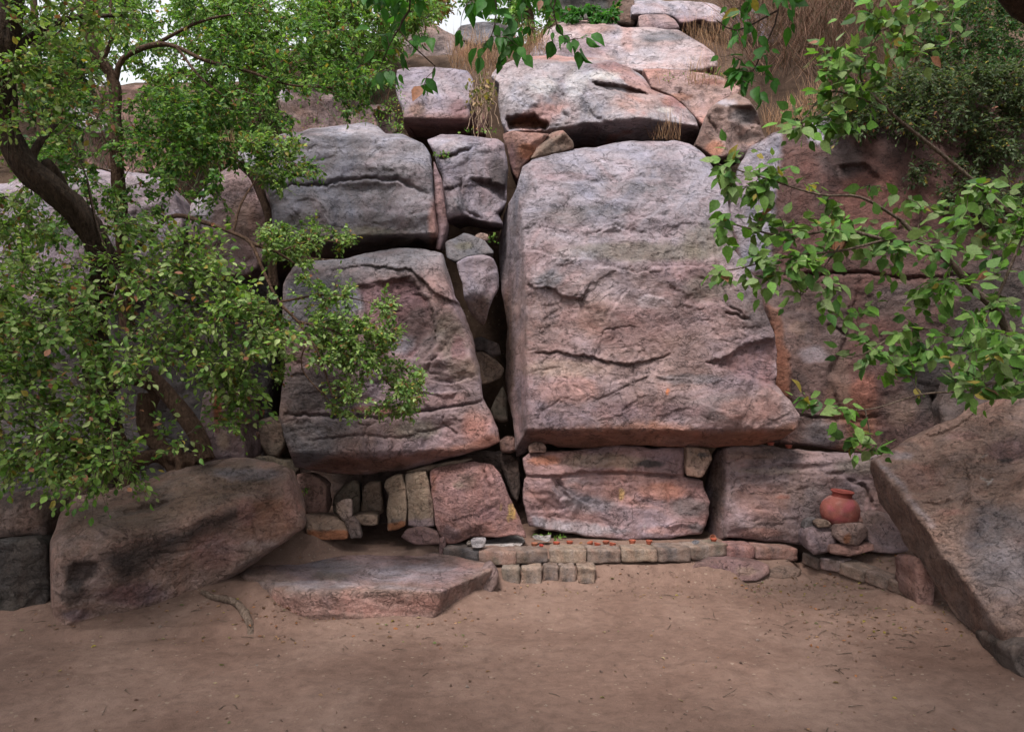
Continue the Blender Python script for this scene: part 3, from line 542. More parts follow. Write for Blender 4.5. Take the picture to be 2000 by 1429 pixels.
# ---- right wall
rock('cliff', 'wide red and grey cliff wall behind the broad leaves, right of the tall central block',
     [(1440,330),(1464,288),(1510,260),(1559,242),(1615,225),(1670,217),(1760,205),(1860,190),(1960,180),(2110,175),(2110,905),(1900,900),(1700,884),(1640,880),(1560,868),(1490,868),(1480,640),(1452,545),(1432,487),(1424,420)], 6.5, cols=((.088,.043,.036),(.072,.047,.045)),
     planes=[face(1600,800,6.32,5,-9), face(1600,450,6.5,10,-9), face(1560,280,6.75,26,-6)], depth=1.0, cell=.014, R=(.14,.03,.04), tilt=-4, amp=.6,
     feats=[('step', [(1528,262),(1520,310),(1512,400),(1508,520)], -.1,.6), ('step',[(1524,537),(1570,535),(1601,538),(1680,533),(1760,545),(1900,540)],.06,.3), ('crack',[(1524,536),(1570,534),(1601,537),(1680,532),(1760,544),(1900,539)],.012,.05),
            ('step',[(1615,742),(1618,720),(1650,660),(1655,640),(1610,636)],-.07,.3), ('crack',[(1615,636),(1640,645),(1652,655)],.012,.05), ('panel',[(1497,590),(1524,604),(1531,673),(1541,690),(1546,750),(1541,783),(1513,764),(1512,676)],-.05,4), ('step',[(1545,752),(1541,690),(1531,673),(1526,610)],.05,.2),
            ('crack',[(1820,770),(1826,800),(1836,835)],.02,.08), ('step',[(1600,300),(1630,330),(1650,372),(1680,360)],.07,.15), ('panel',[(1640,325),(1690,320),(1720,350),(1665,375)],.06,5), ('step',[(1560,830),(1640,822),(1760,838)],.06,.2), ('crack',[(1555,812),(1660,818),(1720,812)],.01,.03),
            ('step',[(1700,690),(1760,700),(1830,680)],.05,.15), ('step',[(1620,740),(1640,790),(1690,830)],-.05,.15)],
     stains_and_shade=[('poly',[(1435,320),(1464,286),(1530,250),(1522,330),(1512,420),(1508,520),(1452,530),(1425,420)],'gray',.95,7), ('poly',[(1575,245),(1620,226),(1650,222),(1640,262),(1600,285),(1580,275)],'pale',.7,8), ('poly',[(1480,545),(1660,560),(1655,650),(1615,740),(1640,800),(1640,870),(1560,860),(1545,760),(1530,680)],(.105,.075,.07),.6,12), ('poly',[(1497,596),(1524,606),(1531,673),(1541,690),(1545,750),(1541,781),(1513,764),(1513,676)],'rust',.3,4),
             ('ell',1660,820,60,80,'rust',.3), ('ell',1610,845,50,30,'slate',.4), ('ell',1640,740,24,60,(.13,.085,.07),.5), ('ell',1760,590,80,40,(.09,.07,.066),.5), ('ell',1700,400,90,60,'red',.4), ('ell',1640,310,50,40,'greydark',.4), ('ell',1850,740,110,110,'dark',.75), ('ell',1950,600,110,130,'dark',.75), ('ell',1760,800,40,40,'brown',.7), ('ell',1690,760,30,30,'red',.6), ('ell',1590,690,30,20,'gray',.5), ('ell',1560,640,24,16,'brown',.6)])  # the two big dark ellipses at right are shade painted into the wall
rock('rock', 'dark grey upright rock at the right, half behind the top of the big leaning slab', [(1832,800),(1850,740),(1900,720),(2010,700),(2110,690),(2110,880),(1900,880),(1840,850)], 6.05, cols=((.09,.062,.055),(.075,.06,.056)), planes=[face(1950,780,6.0,8,-14)], depth=.6, cell=.02, R=(.1,.06,.04))
# ---- lower course of blocks on the ledge
rock('boulder', 'purple slab leaning against the shelter, with a yellow handprint on its right edge', [(838,920),(846,914),(924,898),(960,907),(975,922),(987,952),(999,979),(1014,1012),(1026,1038),(1026,1049),(1008,1043),(972,1050),(933,1047),(897,1058),(873,1062),(858,1045),(849,1018),(843,970)], 5.85, cols=('purple','rose'), planes=[face(930,980,5.82,10,-3)], depth=.22, plate=True, cell=.008, R=(.03,.025,.015), amp=.75, tilt=20, mat=M_SLAB,
     feats=[('crack',[(945,918),(950,935),(960,955)],.012,.04), ('step',[(850,990),(890,1005),(930,1000),(960,1020)],.025,.08), ('step',[(900,960),(950,975),(985,965)],.02,.07), ('step',[(890,925),(920,918),(945,930)],.02,.05)],
     stains_and_shade=[('ell',895,1040,30,14,'rose',.5), ('ell',905,940,30,20,'brown',.5), ('ell',945,1005,30,20,'purple',.6), ('ell',960,1038,40,8,'rose',.5), ('ell',880,1040,22,18,'mauve',.5),
             ('line',[(994,986),(995,1004)],1.5,'yellow',.95), ('line',[(998,983),(999,1003)],1.5,'yellow',.95), ('line',[(1002,984),(1003,1004)],1.5,'yellow',.95), ('line',[(1006,988),(1006,1004)],1.3,'yellow',.9), ('line',[(979,985),(978,996)],1.5,'yellow',.7), ('ell',1000,1008,9,8,'yellow',.5), ('line',[(991,1010),(994,1018)],1.6,'yellow',.7), ('ell',893,948,14,12,'buff',.35), ('line',[(846,930),(848,955)],5,'rust',.6)])
rock('boulder', 'broad reddish block standing on the brick ledge behind the row of clay lamps', [(1020,896),(1032,886),(1068,882),(1110,880),(1170,874),(1200,869),(1236,871),(1284,875),(1337,873),(1337,930),(1371,940),(1378,961),(1387,979),(1384,1006),(1371,1042),(1332,1047),(1290,1052),(1230,1055),(1170,1051),(1110,1041),(1050,1032),(1032,1027),(1025,994),(1020,958),(1024,934),(1029,931),(1023,913)], 6.05, cols=('rose','mauve'),
     planes=[face(1200,960,6.02,6,2), face(1200,880,6.1,50,0)], depth=.8, cell=.0085, R=(.05,.05,.03), tilt=-6,
     feats=[('crack',[(1026,931),(1060,932),(1092,931),(1130,926),(1173,923),(1220,924),(1260,925),(1310,929),(1338,931)],.010,.045), ('step',[(1338,934),(1310,931),(1260,928),(1220,926),(1173,925),(1130,929),(1092,933),(1026,933)],.045,.13), ('step',[(1060,915),(1090,908),(1130,912),(1180,922)],.03,.08), ('step',[(1090,942),(1110,960),(1150,985),(1260,985),(1300,995)],.03,.1), ('step',[(1040,1005),(1100,1012),(1180,1025),(1230,1030)],.03,.08), ('panel',[(1078,935),(1092,935),(1110,970),(1096,975)],.05,5), ('crack',[(1300,945),(1304,970),(1306,995)],.006,.02)],
     stains_and_shade=[('ell',1180,900,90,16,'tan',.6), ('ell',1060,898,34,12,'orange',.5), ('ell',1270,905,30,8,'dark',.75), ('ell',1130,960,50,30,'slate',.5), ('ell',1160,985,60,20,'slate',.5), ('poly',[(1090,945),(1190,940),(1240,975),(1290,1000),(1180,975)],'rose',.5,8), ('ell',1340,990,50,24,'greydark',.65), ('ell',1290,960,60,20,'orange',.35), ('poly',[(1040,1008),(1140,1020),(1230,1040),(1140,1046),(1045,1028)],'pale',.6,6), ('ell',1215,965,6,14,'yellow',.5), ('ell',1360,1030,20,12,'greydark',.6), ('line',[(1259,1026),(1260,1034)],1.6,'white',.95), ('ell',1300,1035,60,10,'rose',.5)])
rock('rock', 'small buff piece split off the top right corner of the broad reddish block', [(1340,873),(1360,874),(1383,878),(1390,895),(1381,915),(1374,931),(1362,932),(1341,929)], 6.04, cols=('tan','rose'), planes=[face(1365,900,6.0,6,2)], depth=.5, cell=.011, R=(.03,.02,.02), amp=.5, stains_and_shade=[('ell',1374,888,14,5,'greydark',.7)])
rock('rock', 'small brown stone sitting on the top left end of the broad reddish block', [(1031,870),(1042,861),(1060,864),(1067,874),(1066,885),(1032,884)], 6.02, cols=('rose','brown'), depth=.2, cell=.01, R=(.03,.02,.01), amp=.4)
rock('boulder', 'long brown block right of the broad reddish block, behind the clay water pot', [(1378,945),(1388,902),(1396,885),(1424,871),(1455,867),(1515,871),(1564,881),(1637,885),(1720,888),(1760,900),(1755,1010),(1700,1050),(1640,1060),(1571,1064),(1515,1057),(1424,1049),(1412,1051),(1400,1053),(1378,1040),(1386,997),(1378,965)], 6.0, cols=('brown','mauve'),
     planes=[face(1550,970,5.96,5,-4), face(1550,880,6.05,50,0)], extra=[((1424,880,6.0),(1420,1045,5.96),(1385,960,6.32))], depth=.8, cell=.0095, R=(.05,.05,.03), tilt=4, k=.015,
     feats=[('step',[(1430,918),(1500,908),(1600,922),(1650,930)],.03,.1), ('step',[(1430,1000),(1480,995),(1560,1005)],.03,.1), ('step',[(1590,935),(1640,925),(1655,938),(1715,940)],.06,.2), ('crack',[(1655,938),(1690,950),(1705,990)],.012,.05), ('step',[(1430,945),(1530,935),(1580,945)],.025,.08), ('band',[(1430,875),(1700,890),(1640,930),(1430,920)],.02,8,90.)],
     stains_and_shade=[('ell',1470,890,70,10,'brown',.5), ('ell',1480,980,60,40,'rose',.35), ('ell',1600,980,36,50,'greydark',.4), ('ell',1400,960,18,80,'brown',.7), ('ell',1680,910,60,20,'olive',.4), ('ell',1480,1040,50,10,'rose',.5), ('ell',1530,970,14,5,'red',.6), ('ell',1500,920,70,8,'tan',.35)])
# ---- stones round the pot
rock('rock', 'big plain grey stone right of the clay pot, under the leaning slab', [(1662,1010),(1675,1000),(1711,996),(1735,1004),(1755,1025),(1775,1050),(1772,1075),(1740,1080),(1700,1078),(1692,1040)], 5.75, cols=('mauve','brown'), planes=[face(1720,1035,5.72,34,-10)], depth=.25, R=(.05,.04,.03), amp=.6)
rock('rock', 'rounded brown stone in front of the clay pot, left of the faceted one', [(1574,1048),(1580,1034),(1602,1028),(1630,1031),(1634,1060),(1618,1078),(1590,1084),(1577,1072)], 5.74, cols=('brown','mauve'), planes=[face(1603,1055,5.68,10,-8), face(1603,1032,5.73,55,0)], depth=.3, cell=.01, R=(.04,.04,.03), amp=.5)
rock('rock', 'faceted brown stone propping the clay pot in front', [(1627,1047),(1637,1026),(1660,1021),(1688,1020),(1697,1035),(1693,1048),(1676,1064),(1648,1063)], 5.66, cols=('brown','pink'), planes=[face(1650,1045,5.6,10,-22), face(1682,1042,5.62,0,38), face(1660,1024,5.64,60,0)], depth=.28, cell=.009, R=(.02,.02,.02), k=.008, amp=.4, stains_and_shade=[('ell',1655,1052,9,12,'rust',.6)])
rock('rock', 'flat reddish stone bedded under the faceted brown stone', [(1620,1064),(1660,1062),(1706,1063),(1708,1075),(1685,1080),(1658,1087),(1622,1081)], 5.62, cols=('brown','rose'), planes=[face(1660,1076,5.58,10,0), face(1660,1066,5.6,65,0)], depth=.3, cell=.009, R=(.02,.02,.02), amp=.4)
rock('rock', 'small flat pebble stone between the pot and the rounded brown stone', [(1593,1022),(1602,1016),(1618,1016),(1625,1024),(1620,1030),(1596,1029)], 5.68, cols=('tan','brown'), depth=.12, cell=.008, R=(.015,.015,.01), amp=.2)
rock('rock', 'small reddish stone tucked behind the faceted brown stone beside the pot', [(1648,1020),(1660,1006),(1682,1006),(1686,1019),(1668,1026)], 5.72, cols=('rose','brown'), depth=.2, cell=.008, R=(.02,.02,.01), amp=.3)
rock('rock', 'small dark stone left of the clay pot, against the long brown block', [(1570,1030),(1576,1016),(1592,1010),(1602,1020),(1596,1032),(1580,1036)], 5.8, cols=('brown','greydark'), depth=.2, cell=.009, R=(.02,.02,.01), amp=.3)
rock('rock', 'standing brown stone propping the big leaning slab, at the end of the kerb of bricks', [(1784,1096),(1795,1088),(1812,1104),(1826,1142),(1822,1182),(1806,1188),(1791,1182),(1786,1150),(1788,1128)], 5.0, cols=('brown','rose'), planes=[face(1806,1140,4.96,6,-14)], depth=.3, cell=.01, R=(.04,.03,.02), amp=.6)
rock('rock', 'low purple outcrop in the earth below the right end of the brick ledge', [(1330,1128),(1345,1110),(1362,1098),(1390,1091),(1440,1093),(1480,1097),(1504,1104),(1502,1120),(1485,1132),(1420,1138)], 5.57, cols=('dust','purple'), planes=[face(1420,1112,5.57,30,0)], depth=.3, cell=.011, R=(.03,.04,.02), amp=.7, stains_and_shade=[('ell',1385,1112,24,9,'purple',.8), ('ell',1460,1115,30,10,'dust',.6)])
rock('rock', 'low flat earth-coloured stone right of the purple outcrop', [(1498,1126),(1506,1112),(1540,1108),(1566,1112),(1560,1126),(1530,1134)], 5.6, cols=('dust','brown'), planes=[face(1530,1119,5.6,32,0)], depth=.25, cell=.01, R=(.03,.03,.02), amp=.4)
# ---- foreground boulders
rock('boulder', 'large oblong brown boulder in the left foreground, sloping down to the left',
     [(93,1067),(108,1032),(122,993),(150,969),(245,951),(332,920),(402,902),(455,894),(497,894),(532,902),(574,920),(591,965),(596,1000),(591,1032),(560,1056),(525,1081),(465,1123),(420,1147),(385,1177),(297,1208),(210,1232),(150,1245),(110,1246),(101,1182),(98,1137)], 4.9, cols=((.245,.148,.115),(.255,.178,.152)),
     planes=[P3((112,1230,4.52),(470,1120,5.04),(297,1055,4.72)), P3((115,1050,4.58),(297,1050,4.74),(525,950,5.1),(245,951,5.25))], extra=[((560,930,5.2),(590,1010,5.2),(600,985,5.6)), ((99,1067,4.62),(101,1182,4.58),(92,1100,4.95)), P3((385,1168,4.96),(560,1057,5.16),(470,1125,5.18))], depth=.8, cell=.009, R=(.10,.06,.06), k=.05, tilt=22, mat=M_SLAB, amp=.9,
     feats=[('crack',[(235,1001),(270,996),(315,986),(335,980)],.018,.06), ('step',[(330,985),(300,992),(235,1005)],-.03,.12), ('step',[(160,1060),(220,1050),(300,1046),(400,1000),(500,955)],.035,.1), ('step',[(300,1000),(400,960),(470,940),(560,930)],.03,.12), ('step',[(250,1120),(330,1090),(440,1050),(480,1010)],.03,.12), ('panel',[(145,1100),(190,1098),(198,1110),(170,1140),(130,1140)],.04,6), ('step',[(450,1075),(500,1050),(490,1005),(560,970)],.04,.12), ('step',[(110,1190),(170,1170),(260,1180),(330,1150)],.03,.1), ('step',[(330,940),(400,925),(470,915)],.03,.1)],
     stains_and_shade=[('poly',[(120,1040),(297,1030),(402,990),(525,940),(500,905),(400,905),(245,955),(130,985)],'olive',.30,14), ('ell',480,925,70,14,'gray',.45), ('poly',[(200,1090),(400,1010),(520,960),(560,950),(500,1000),(330,1080),(240,1140)],'dark',.7,18), ('poly',[(120,1105),(160,1095),(195,1102),(188,1125),(165,1135),(150,1160),(135,1150)],'dark',.6,7), ('ell',520,1020,60,50,'rust',.35), ('ell',430,1080,60,40,'rose',.55), ('ell',570,980,20,50,'rose',.35), ('ell',260,1160,80,26,'purple',.6), ('ell',140,1160,30,30,'dark',.5), ('ell',150,1200,40,14,'mauve',.6), ('ell',480,1000,20,30,'rose',.5), ('ell',180,1080,40,14,'brown',.5)])
rock('boulder', 'low flat-topped slab of rock in the foreground, like a stone platform before the shelter',
     [(465,1127),(480,1108),(500,1090),(545,1068),(620,1056),(700,1052),(790,1060),(860,1076),(900,1088),(950,1099),(962,1106),(958,1122),(950,1140),(946,1166),(912,1182),(882,1192),(850,1209),(760,1222),(700,1230),(595,1236),(542,1230),(520,1216),(516,1194),(500,1190),(478,1182),(466,1158)], 5.0, cols=((.195,.128,.106),(.235,.162,.142)),
     planes=[ZP(.17), face(700,1180,4.76,2,2), P3((860,1157,4.76),(930,1125,5.1),(885,1178,4.92)), P3((530,1150,4.78),(545,1215,4.7),(518,1190,4.86))], extra=[P3((470,1127,5.06),(515,1150,4.9),(500,1190,4.88))], depth=.5, cell=.0105, R=(.03,.04,.03), k=.014, tilt=2, mat=M_SLAB, amp=.38,
     feats=[('step',[(640,1160),(700,1165),(760,1185),(830,1180)],.03,.08), ('crack',[(540,1155),(600,1152),(640,1146)],.008,.02), ('step',[(530,1195),(620,1185),(700,1200),(800,1195)],.03,.08)],
     stains_and_shade=[('poly',[(520,1100),(700,1070),(900,1095),(940,1110),(870,1148),(750,1140),(600,1145)],'mauve',.55,16), ('ell',660,1105,60,16,'slate',.45), ('ell',800,1120,110,20,'gray',.5), ('ell',650,1125,40,10,'olive',.35), ('poly',[(520,1160),(860,1165),(850,1200),(560,1225)],'rose',.45,10), ('ell',700,1206,140,8,'brown',.5), ('ell',620,1140,90,8,'pale',.35), ('line',[(560,1150),(700,1143),(870,1153)],4,'pale',.4)])
rock('rock', 'small grey lump of rock at the right end of the low flat slab', [(926,1128),(940,1108),(958,1100),(972,1120),(972,1140),(952,1170),(928,1172)], 5.3, cols=('mauve','brown'), planes=[face(950,1132,5.26,22,20)], depth=.3, cell=.009, R=(.05,.04,.03), amp=.5)
rock('boulder', 'big tilted slab leaning in at the right edge, with a brown underside',
     [(1709,899),(1735,885),(1760,871),(1795,850),(1820,838),(1846,827),(1878,817),(1895,806),(1902,795),(1947,781),(2000,767),(2120,735),(2150,1000),(2150,1250),(2060,1262),(2000,1262),(1975,1262),(1966,1288),(1960,1296),(1935,1276),(1915,1250),(1886,1219),(1855,1175),(1830,1142),(1812,1112),(1791,1088),(1765,1045),(1745,1015),(1732,990),(1716,945),(1707,916)], 5.0, cols=((.225,.148,.122),(.185,.118,.094)),
     planes=[P3((1711,902,5.45),(2000,770,5.5),(1966,1250,3.95)), P3((1711,902,5.45),(1966,1250,3.95),(1791,1088,5.05))], depth=.10, cell=.009, R=(.012,.02,.012), k=.012, tilt=35, mat=M_SLAB, amp=.5, shrink=.03, plate=True, en=.04, jit=3.2,
     feats=[('step',[(1790,850),(1840,845),(1890,815),(1905,798)],-.05,.1), ('step',[(1770,980),(1830,985),(1890,970)],.03,.1), ('crack',[(1880,1000),(1895,940),(1880,900)],.008,.025), ('step',[(1840,1000),(1880,1010),(1905,990)],.025,.08), ('step',[(1900,905),(1930,890),(1985,870)],.02,.1), ('step',[(1860,930),(1905,935),(1895,965)],.02,.06), ('step',[(1930,1195),(1965,1215),(2010,1225)],.03,.08), ('crack',[(1775,983),(1820,986),(1860,975)],.008,.03), ('step',[(1720,905),(1760,940),(1800,990),(1850,1060)],.0,.1), ('step',[(1930,960),(1990,950),(2060,930)],.025,.1)],
     stains_and_shade=[('poly',[(1706,916),(1760,955),(1782,990),(1818,1030),(1842,1045),(1856,1080),(1876,1128),(1902,1166),(1930,1205),(1958,1232),(1966,1290),(1930,1280),(1830,1145),(1730,990)],'brown',.85,4), ('ell',1960,1080,90,110,'slate',.5), ('ell',1800,930,50,30,'rose',.35), ('line',[(1718,902),(1760,945),(1782,982),(1822,1026)],6,'pale',.5), ('ell',1760,890,30,10,'pale',.35), ('ell',1970,880,50,26,'purple',.5), ('ell',1990,960,50,30,'brown',.6), ('ell',1965,898,20,5,'dark',.7), ('ell',1880,850,40,12,'rose',.4), ('ell',1858,1000,30,8,'rose',.4),
             ('line',[(1915,932),(1930,940)],1.8,'white',.8), ('line',[(1930,946),(1938,936)],1.8,'white',.8), ('line',[(1918,892),(1928,888)],1.6,'white',.7)])
rock('rock', 'bluish dark rock at the right edge, under the low end of the leaning slab', [(1964,1262),(1985,1252),(2060,1240),(2120,1250),(2120,1420),(2060,1400),(2003,1340),(1978,1300)], 3.85, cols=((.075,.058,.05),(.115,.08,.066)), planes=[face(2030,1300,3.8,20,-20)], depth=.5, cell=.012, R=(.05,.05,.03))
# ---- stones of the low shelter under the slanting boulder
G_SH = None
rock('rock', 'reddish upright stone at the left side of the shelter, beside the large left boulder', [(580,926),(607,924),(625,934),(638,947),(636,975),(641,1003),(597,1004),(582,985),(574,950)], 5.95, cols=('brown','rose'), depth=.3, R=(.03,.03,.02), amp=.5, group=G_SH)
rock('rock', 'flat brick-red edged stone lying at the left of the shelter floor', [(595,1006),(625,1004),(657,1006),(672,1020),(681,1036),(680,1052),(650,1054),(625,1053),(601,1051),(597,1030)], 5.72, cols=('brown','tan'), planes=[face(640,1044,5.68,4,0), face(640,1020,5.75,66,0)], depth=.3, cell=.009, R=(.015,.015,.015), k=.008, amp=.35, stains_and_shade=[('poly',[(598,1034),(682,1036),(681,1056),(598,1055)],'orange',.6,3)])
rock('rock', 'small pale upright stone on the shelter floor, upper of the stacked pair', [(656,984),(672,974),(687,974),(688,1006),(680,1016),(670,1018),(657,1002)], 5.76, cols=('mauve','tan'), depth=.12, cell=.008, R=(.02,.02,.02), amp=.3)
rock('rock', 'small dark leaning stone on the shelter floor, lower of the stacked pair', [(674,1018),(688,1006),(700,1018),(709,1050),(684,1052),(679,1036)], 5.66, cols=('greydark','brown'), depth=.12, cell=.008, R=(.02,.02,.02), amp=.3)
rock('rock', 'buff flat stone with straight edges behind the stacked pair in the shelter', [(688,1006),(715,1004),(737,1004),(738,1024),(710,1028),(695,1020)], 5.85, cols=('tan','brown'), depth=.25, cell=.009, R=(.015,.015,.015), amp=.3)
rock('rock', 'shadowed upright stone at the back of the shelter, with a sloping top', [(650,1004),(652,965),(672,944),(690,936),(702,938),(704,1000),(690,1006)], 6.15, cols=('olive','brown'), depth=.25, amp=.4)
rock('rock', 'shadowed straight-sided upright stone at the back of the shelter, left of the two pale uprights', [(704,1002),(706,952),(720,941),(744,940),(750,1000),(736,1008)], 6.1, cols=('brown','tan'), depth=.25, amp=.4)
rock('rock', 'pale buff upright stone in the shelter, left of the pair beside the purple slab', [(752,936),(770,928),(787,927),(791,950),(794,980),(793,1026),(776,1034),(757,1037),(755,1000),(758,965),(750,950)], 5.88, cols=('tan','buff'), planes=[face(775,980,5.84,4,-12)], depth=.3, cell=.01, R=(.03,.03,.02), amp=.5, stains_and_shade=[('ell',775,1020,26,8,'greydark',.5), ('poly',[(755,1022),(794,1018),(792,1036),(756,1038)],'rust',.7,3)])
rock('rock', 'buff ribbed upright stone in the shelter, right of the pair beside the purple slab', [(790,924),(810,921),(832,920),(840,950),(847,1000),(850,1027),(825,1031),(797,1027),(795,980)], 5.88, cols=('tan','buff'), planes=[face(815,980,5.84,4,-6)], depth=.3, cell=.01, R=(.03,.03,.02), amp=.5, stains_and_shade=[('poly',[(795,1014),(850,1012),(850,1032),(796,1030)],'mauve',.7,4), ('ell',843,980,10,50,'brown',.6)])
rock('rock', 'long buff capstone bridging the two pale uprights and the purple slab', [(790,922),(830,910),(870,902),(905,896),(925,897),(900,905),(845,914),(838,922)], 6.0, cols=('tan','brown'), depth=.3, cell=.01, R=(.02,.02,.01), amp=.3)
rock('rock', 'low dark red stone on the ground under the two pale uprights', [(783,1050),(792,1036),(812,1030),(835,1032),(856,1040),(858,1062),(830,1064),(803,1062)], 5.72, cols=('purple','brown'), depth=.2, cell=.009, R=(.03,.03,.02), amp=.4)
rock('rock', 'small dark stone between the purple slab and the brick ledge', [(856,1050),(868,1046),(872,1062),(866,1086),(858,1084)], 5.7, cols=('brown','purple'), depth=.15, cell=.009, amp=.3)
rock('boulder', 'dark backing added as shade at the rear of the shelter under the slanting boulder', [(560,900),(700,890),(860,880),(1010,880),(1030,960),(1030,1040),(860,1050),(560,1020)], 6.7, cols=('dark','brown'), depth=.4, cell=.03, amp=.7)  # added dark backing: the shade of the gaps is put into its colour
# ---- chips on the ledge
rock('rock', 'thin grey stone flake lying on the left end of the brick ledge', [(919,1054),(926,1049),(948,1049),(950,1056),(944,1068),(934,1070),(922,1069)], 5.62, cols=('cement','gray'), planes=[face(934,1060,5.62,55,0)], depth=.03, cell=.006, R=(.006,.006,.006), amp=.12, jit=1.2)
rock('rock', 'thin pale stone flake lying on the ledge behind the first clay lamps', [(1038,1047),(1046,1043),(1062,1046),(1077,1043),(1076,1053),(1072,1058),(1056,1054),(1044,1052)], 5.82, cols=('cement','gray'), planes=[face(1058,1050,5.82,60,0)], depth=.03, cell=.006, R=(.006,.006,.006), amp=.12, jit=1.2)
rock('rock', 'dark oval flat stone near the right end of the brick ledge', [(1350,1058),(1356,1054),(1364,1054),(1368,1058),(1362,1062),(1354,1062)], 5.62, cols=('slate','greydark'), planes=[face(1359,1058,5.62,60,0)], depth=.03, cell=.005, R=(.006,.006,.006), amp=.08, jit=.6)
rock('rock', 'small cream pebble beside the grey flake at the left end of the ledge', [(910,1060),(914,1056),(920,1057),(921,1063),(916,1066),(911,1065)], 5.68, cols=('buff','cement'), depth=.04, cell=.005, R=(.012,.012,.01), amp=.1, jit=.5)
rock('plaster_patch', 'rough lump of pale cement plastered on the ledge under the purple slab', [(946,1058),(968,1051),(985,1044),(1000,1042),(1020,1047),(1026,1056),(1016,1066),(1010,1073),(980,1074),(946,1071)], 5.7, cols=('cement','pale'), planes=[ZP(.222), face(985,1056,5.78,42,0)], depth=.12, cell=.007, R=(.02,.02,.01), amp=.35, jit=1.5, cat='plaster')
# ================================================================== GROUND, HILL
def soil_mat(name, c0, c1, c2, bump=.5, streak=0.0):
    m, nt = mat_new(name); t = NT(nt)
    out = t.n('ShaderNodeOutputMaterial'); b = t.n('ShaderNodeBsdfPrincipled', {'Roughness': .95, 'Specular IOR Level': .12}); nt.links.new(b.outputs[0], out.inputs[0])
    co = t.n('ShaderNodeTexCoord').outputs['Object']
    n1 = t.n('ShaderNodeTexNoise', {'Vector': co, 'Scale': .9, 'Detail': 9, 'Roughness': .66, 'Distortion': .8}).outputs[0]
    n2 = t.n('ShaderNodeTexNoise', {'Vector': co, 'Scale': 13, 'Detail': 8, 'Roughness': .7}).outputs[0]
    n3 = t.n('ShaderNodeTexNoise', {'Vector': co, 'Scale': 120, 'Detail': 5, 'Roughness': .75}).outputs[0]
    c = t.ramp(n1, [(.3, c0), (.5, c1), (.7, c2)])
    c = t.mul(c, t.ramp(n2, [(.3, .74), (.5, 1.), (.7, 1.2)])); c = t.mul(c, t.ramp(n3, [(.28, .55), (.45, 1.), (.6, 1.), (.75, 1.45)]), .8)
    v = t.n('ShaderNodeTexVoronoi', {'Vector': co, 'Scale': 80.0}); vr = t.n('ShaderNodeSeparateColor', {0: v.outputs['Color']}).outputs[0]
    grit = t.n('ShaderNodeMath', {0: vr, 1: .993}, operation='GREATER_THAN').outputs[0]
    c = t.mul(c, (.27, .21, .165), t.n('ShaderNodeMath', {0: grit, 1: .5}, operation='MULTIPLY').outputs[0], 'MIX')
    nt.links.new(c, b.inputs['Base Color'])
    h = t.n('ShaderNodeMath', {0: n3, 1: .35, 2: n2}, operation='MULTIPLY_ADD').outputs[0]
    bp = t.n('ShaderNodeBump', {'Strength': bump, 'Distance': .03, 'Height': h}); nt.links.new(bp.outputs[0], b.inputs['Normal'])
    return m
M_SOIL = soil_mat('bare_earth', (.112, .067, .052), (.152, .096, .076), (.196, .130, .105), .6)
M_HILL = soil_mat('hill_earth', (.04, .026, .018), (.075, .048, .034), (.12, .078, .058), .9)

BASES = [[(-60,1214),(20,1212),(98,1200),(112,1232),(210,1218),(297,1197),(385,1166),(440,1145)], [(500,1192),(545,1219),(620,1222),(700,1215),(780,1205),(850,1195),(905,1172),(945,1152),(985,1140)], [(1700,1160),(1800,1186),(1830,1180),(1890,1225),(1935,1276),(1975,1310),(2010,1350)]]
_dr = np.random.default_rng(3)
DENTS = [(_dr.uniform(-2.8, 2.6), _dr.uniform(3.3, 5.5), _dr.normal(1.2, .7), _dr.uniform(.07, .15), _dr.uniform(.003, .009)) for _ in range(90)]
KA = np.array([2.10, 5.82]); KB = np.array([2.56, 5.10])       # line of the brick kerb on the right
def kerb_side(x, Y):
    d = KB-KA; L = np.hypot(*d); d = d/L; n = np.array([-d[1], d[0]])
    return (x-KA[0])*n[0]+(Y-KA[1])*n[1], (x-KA[0])*d[0]+(Y-KA[1])*d[1]
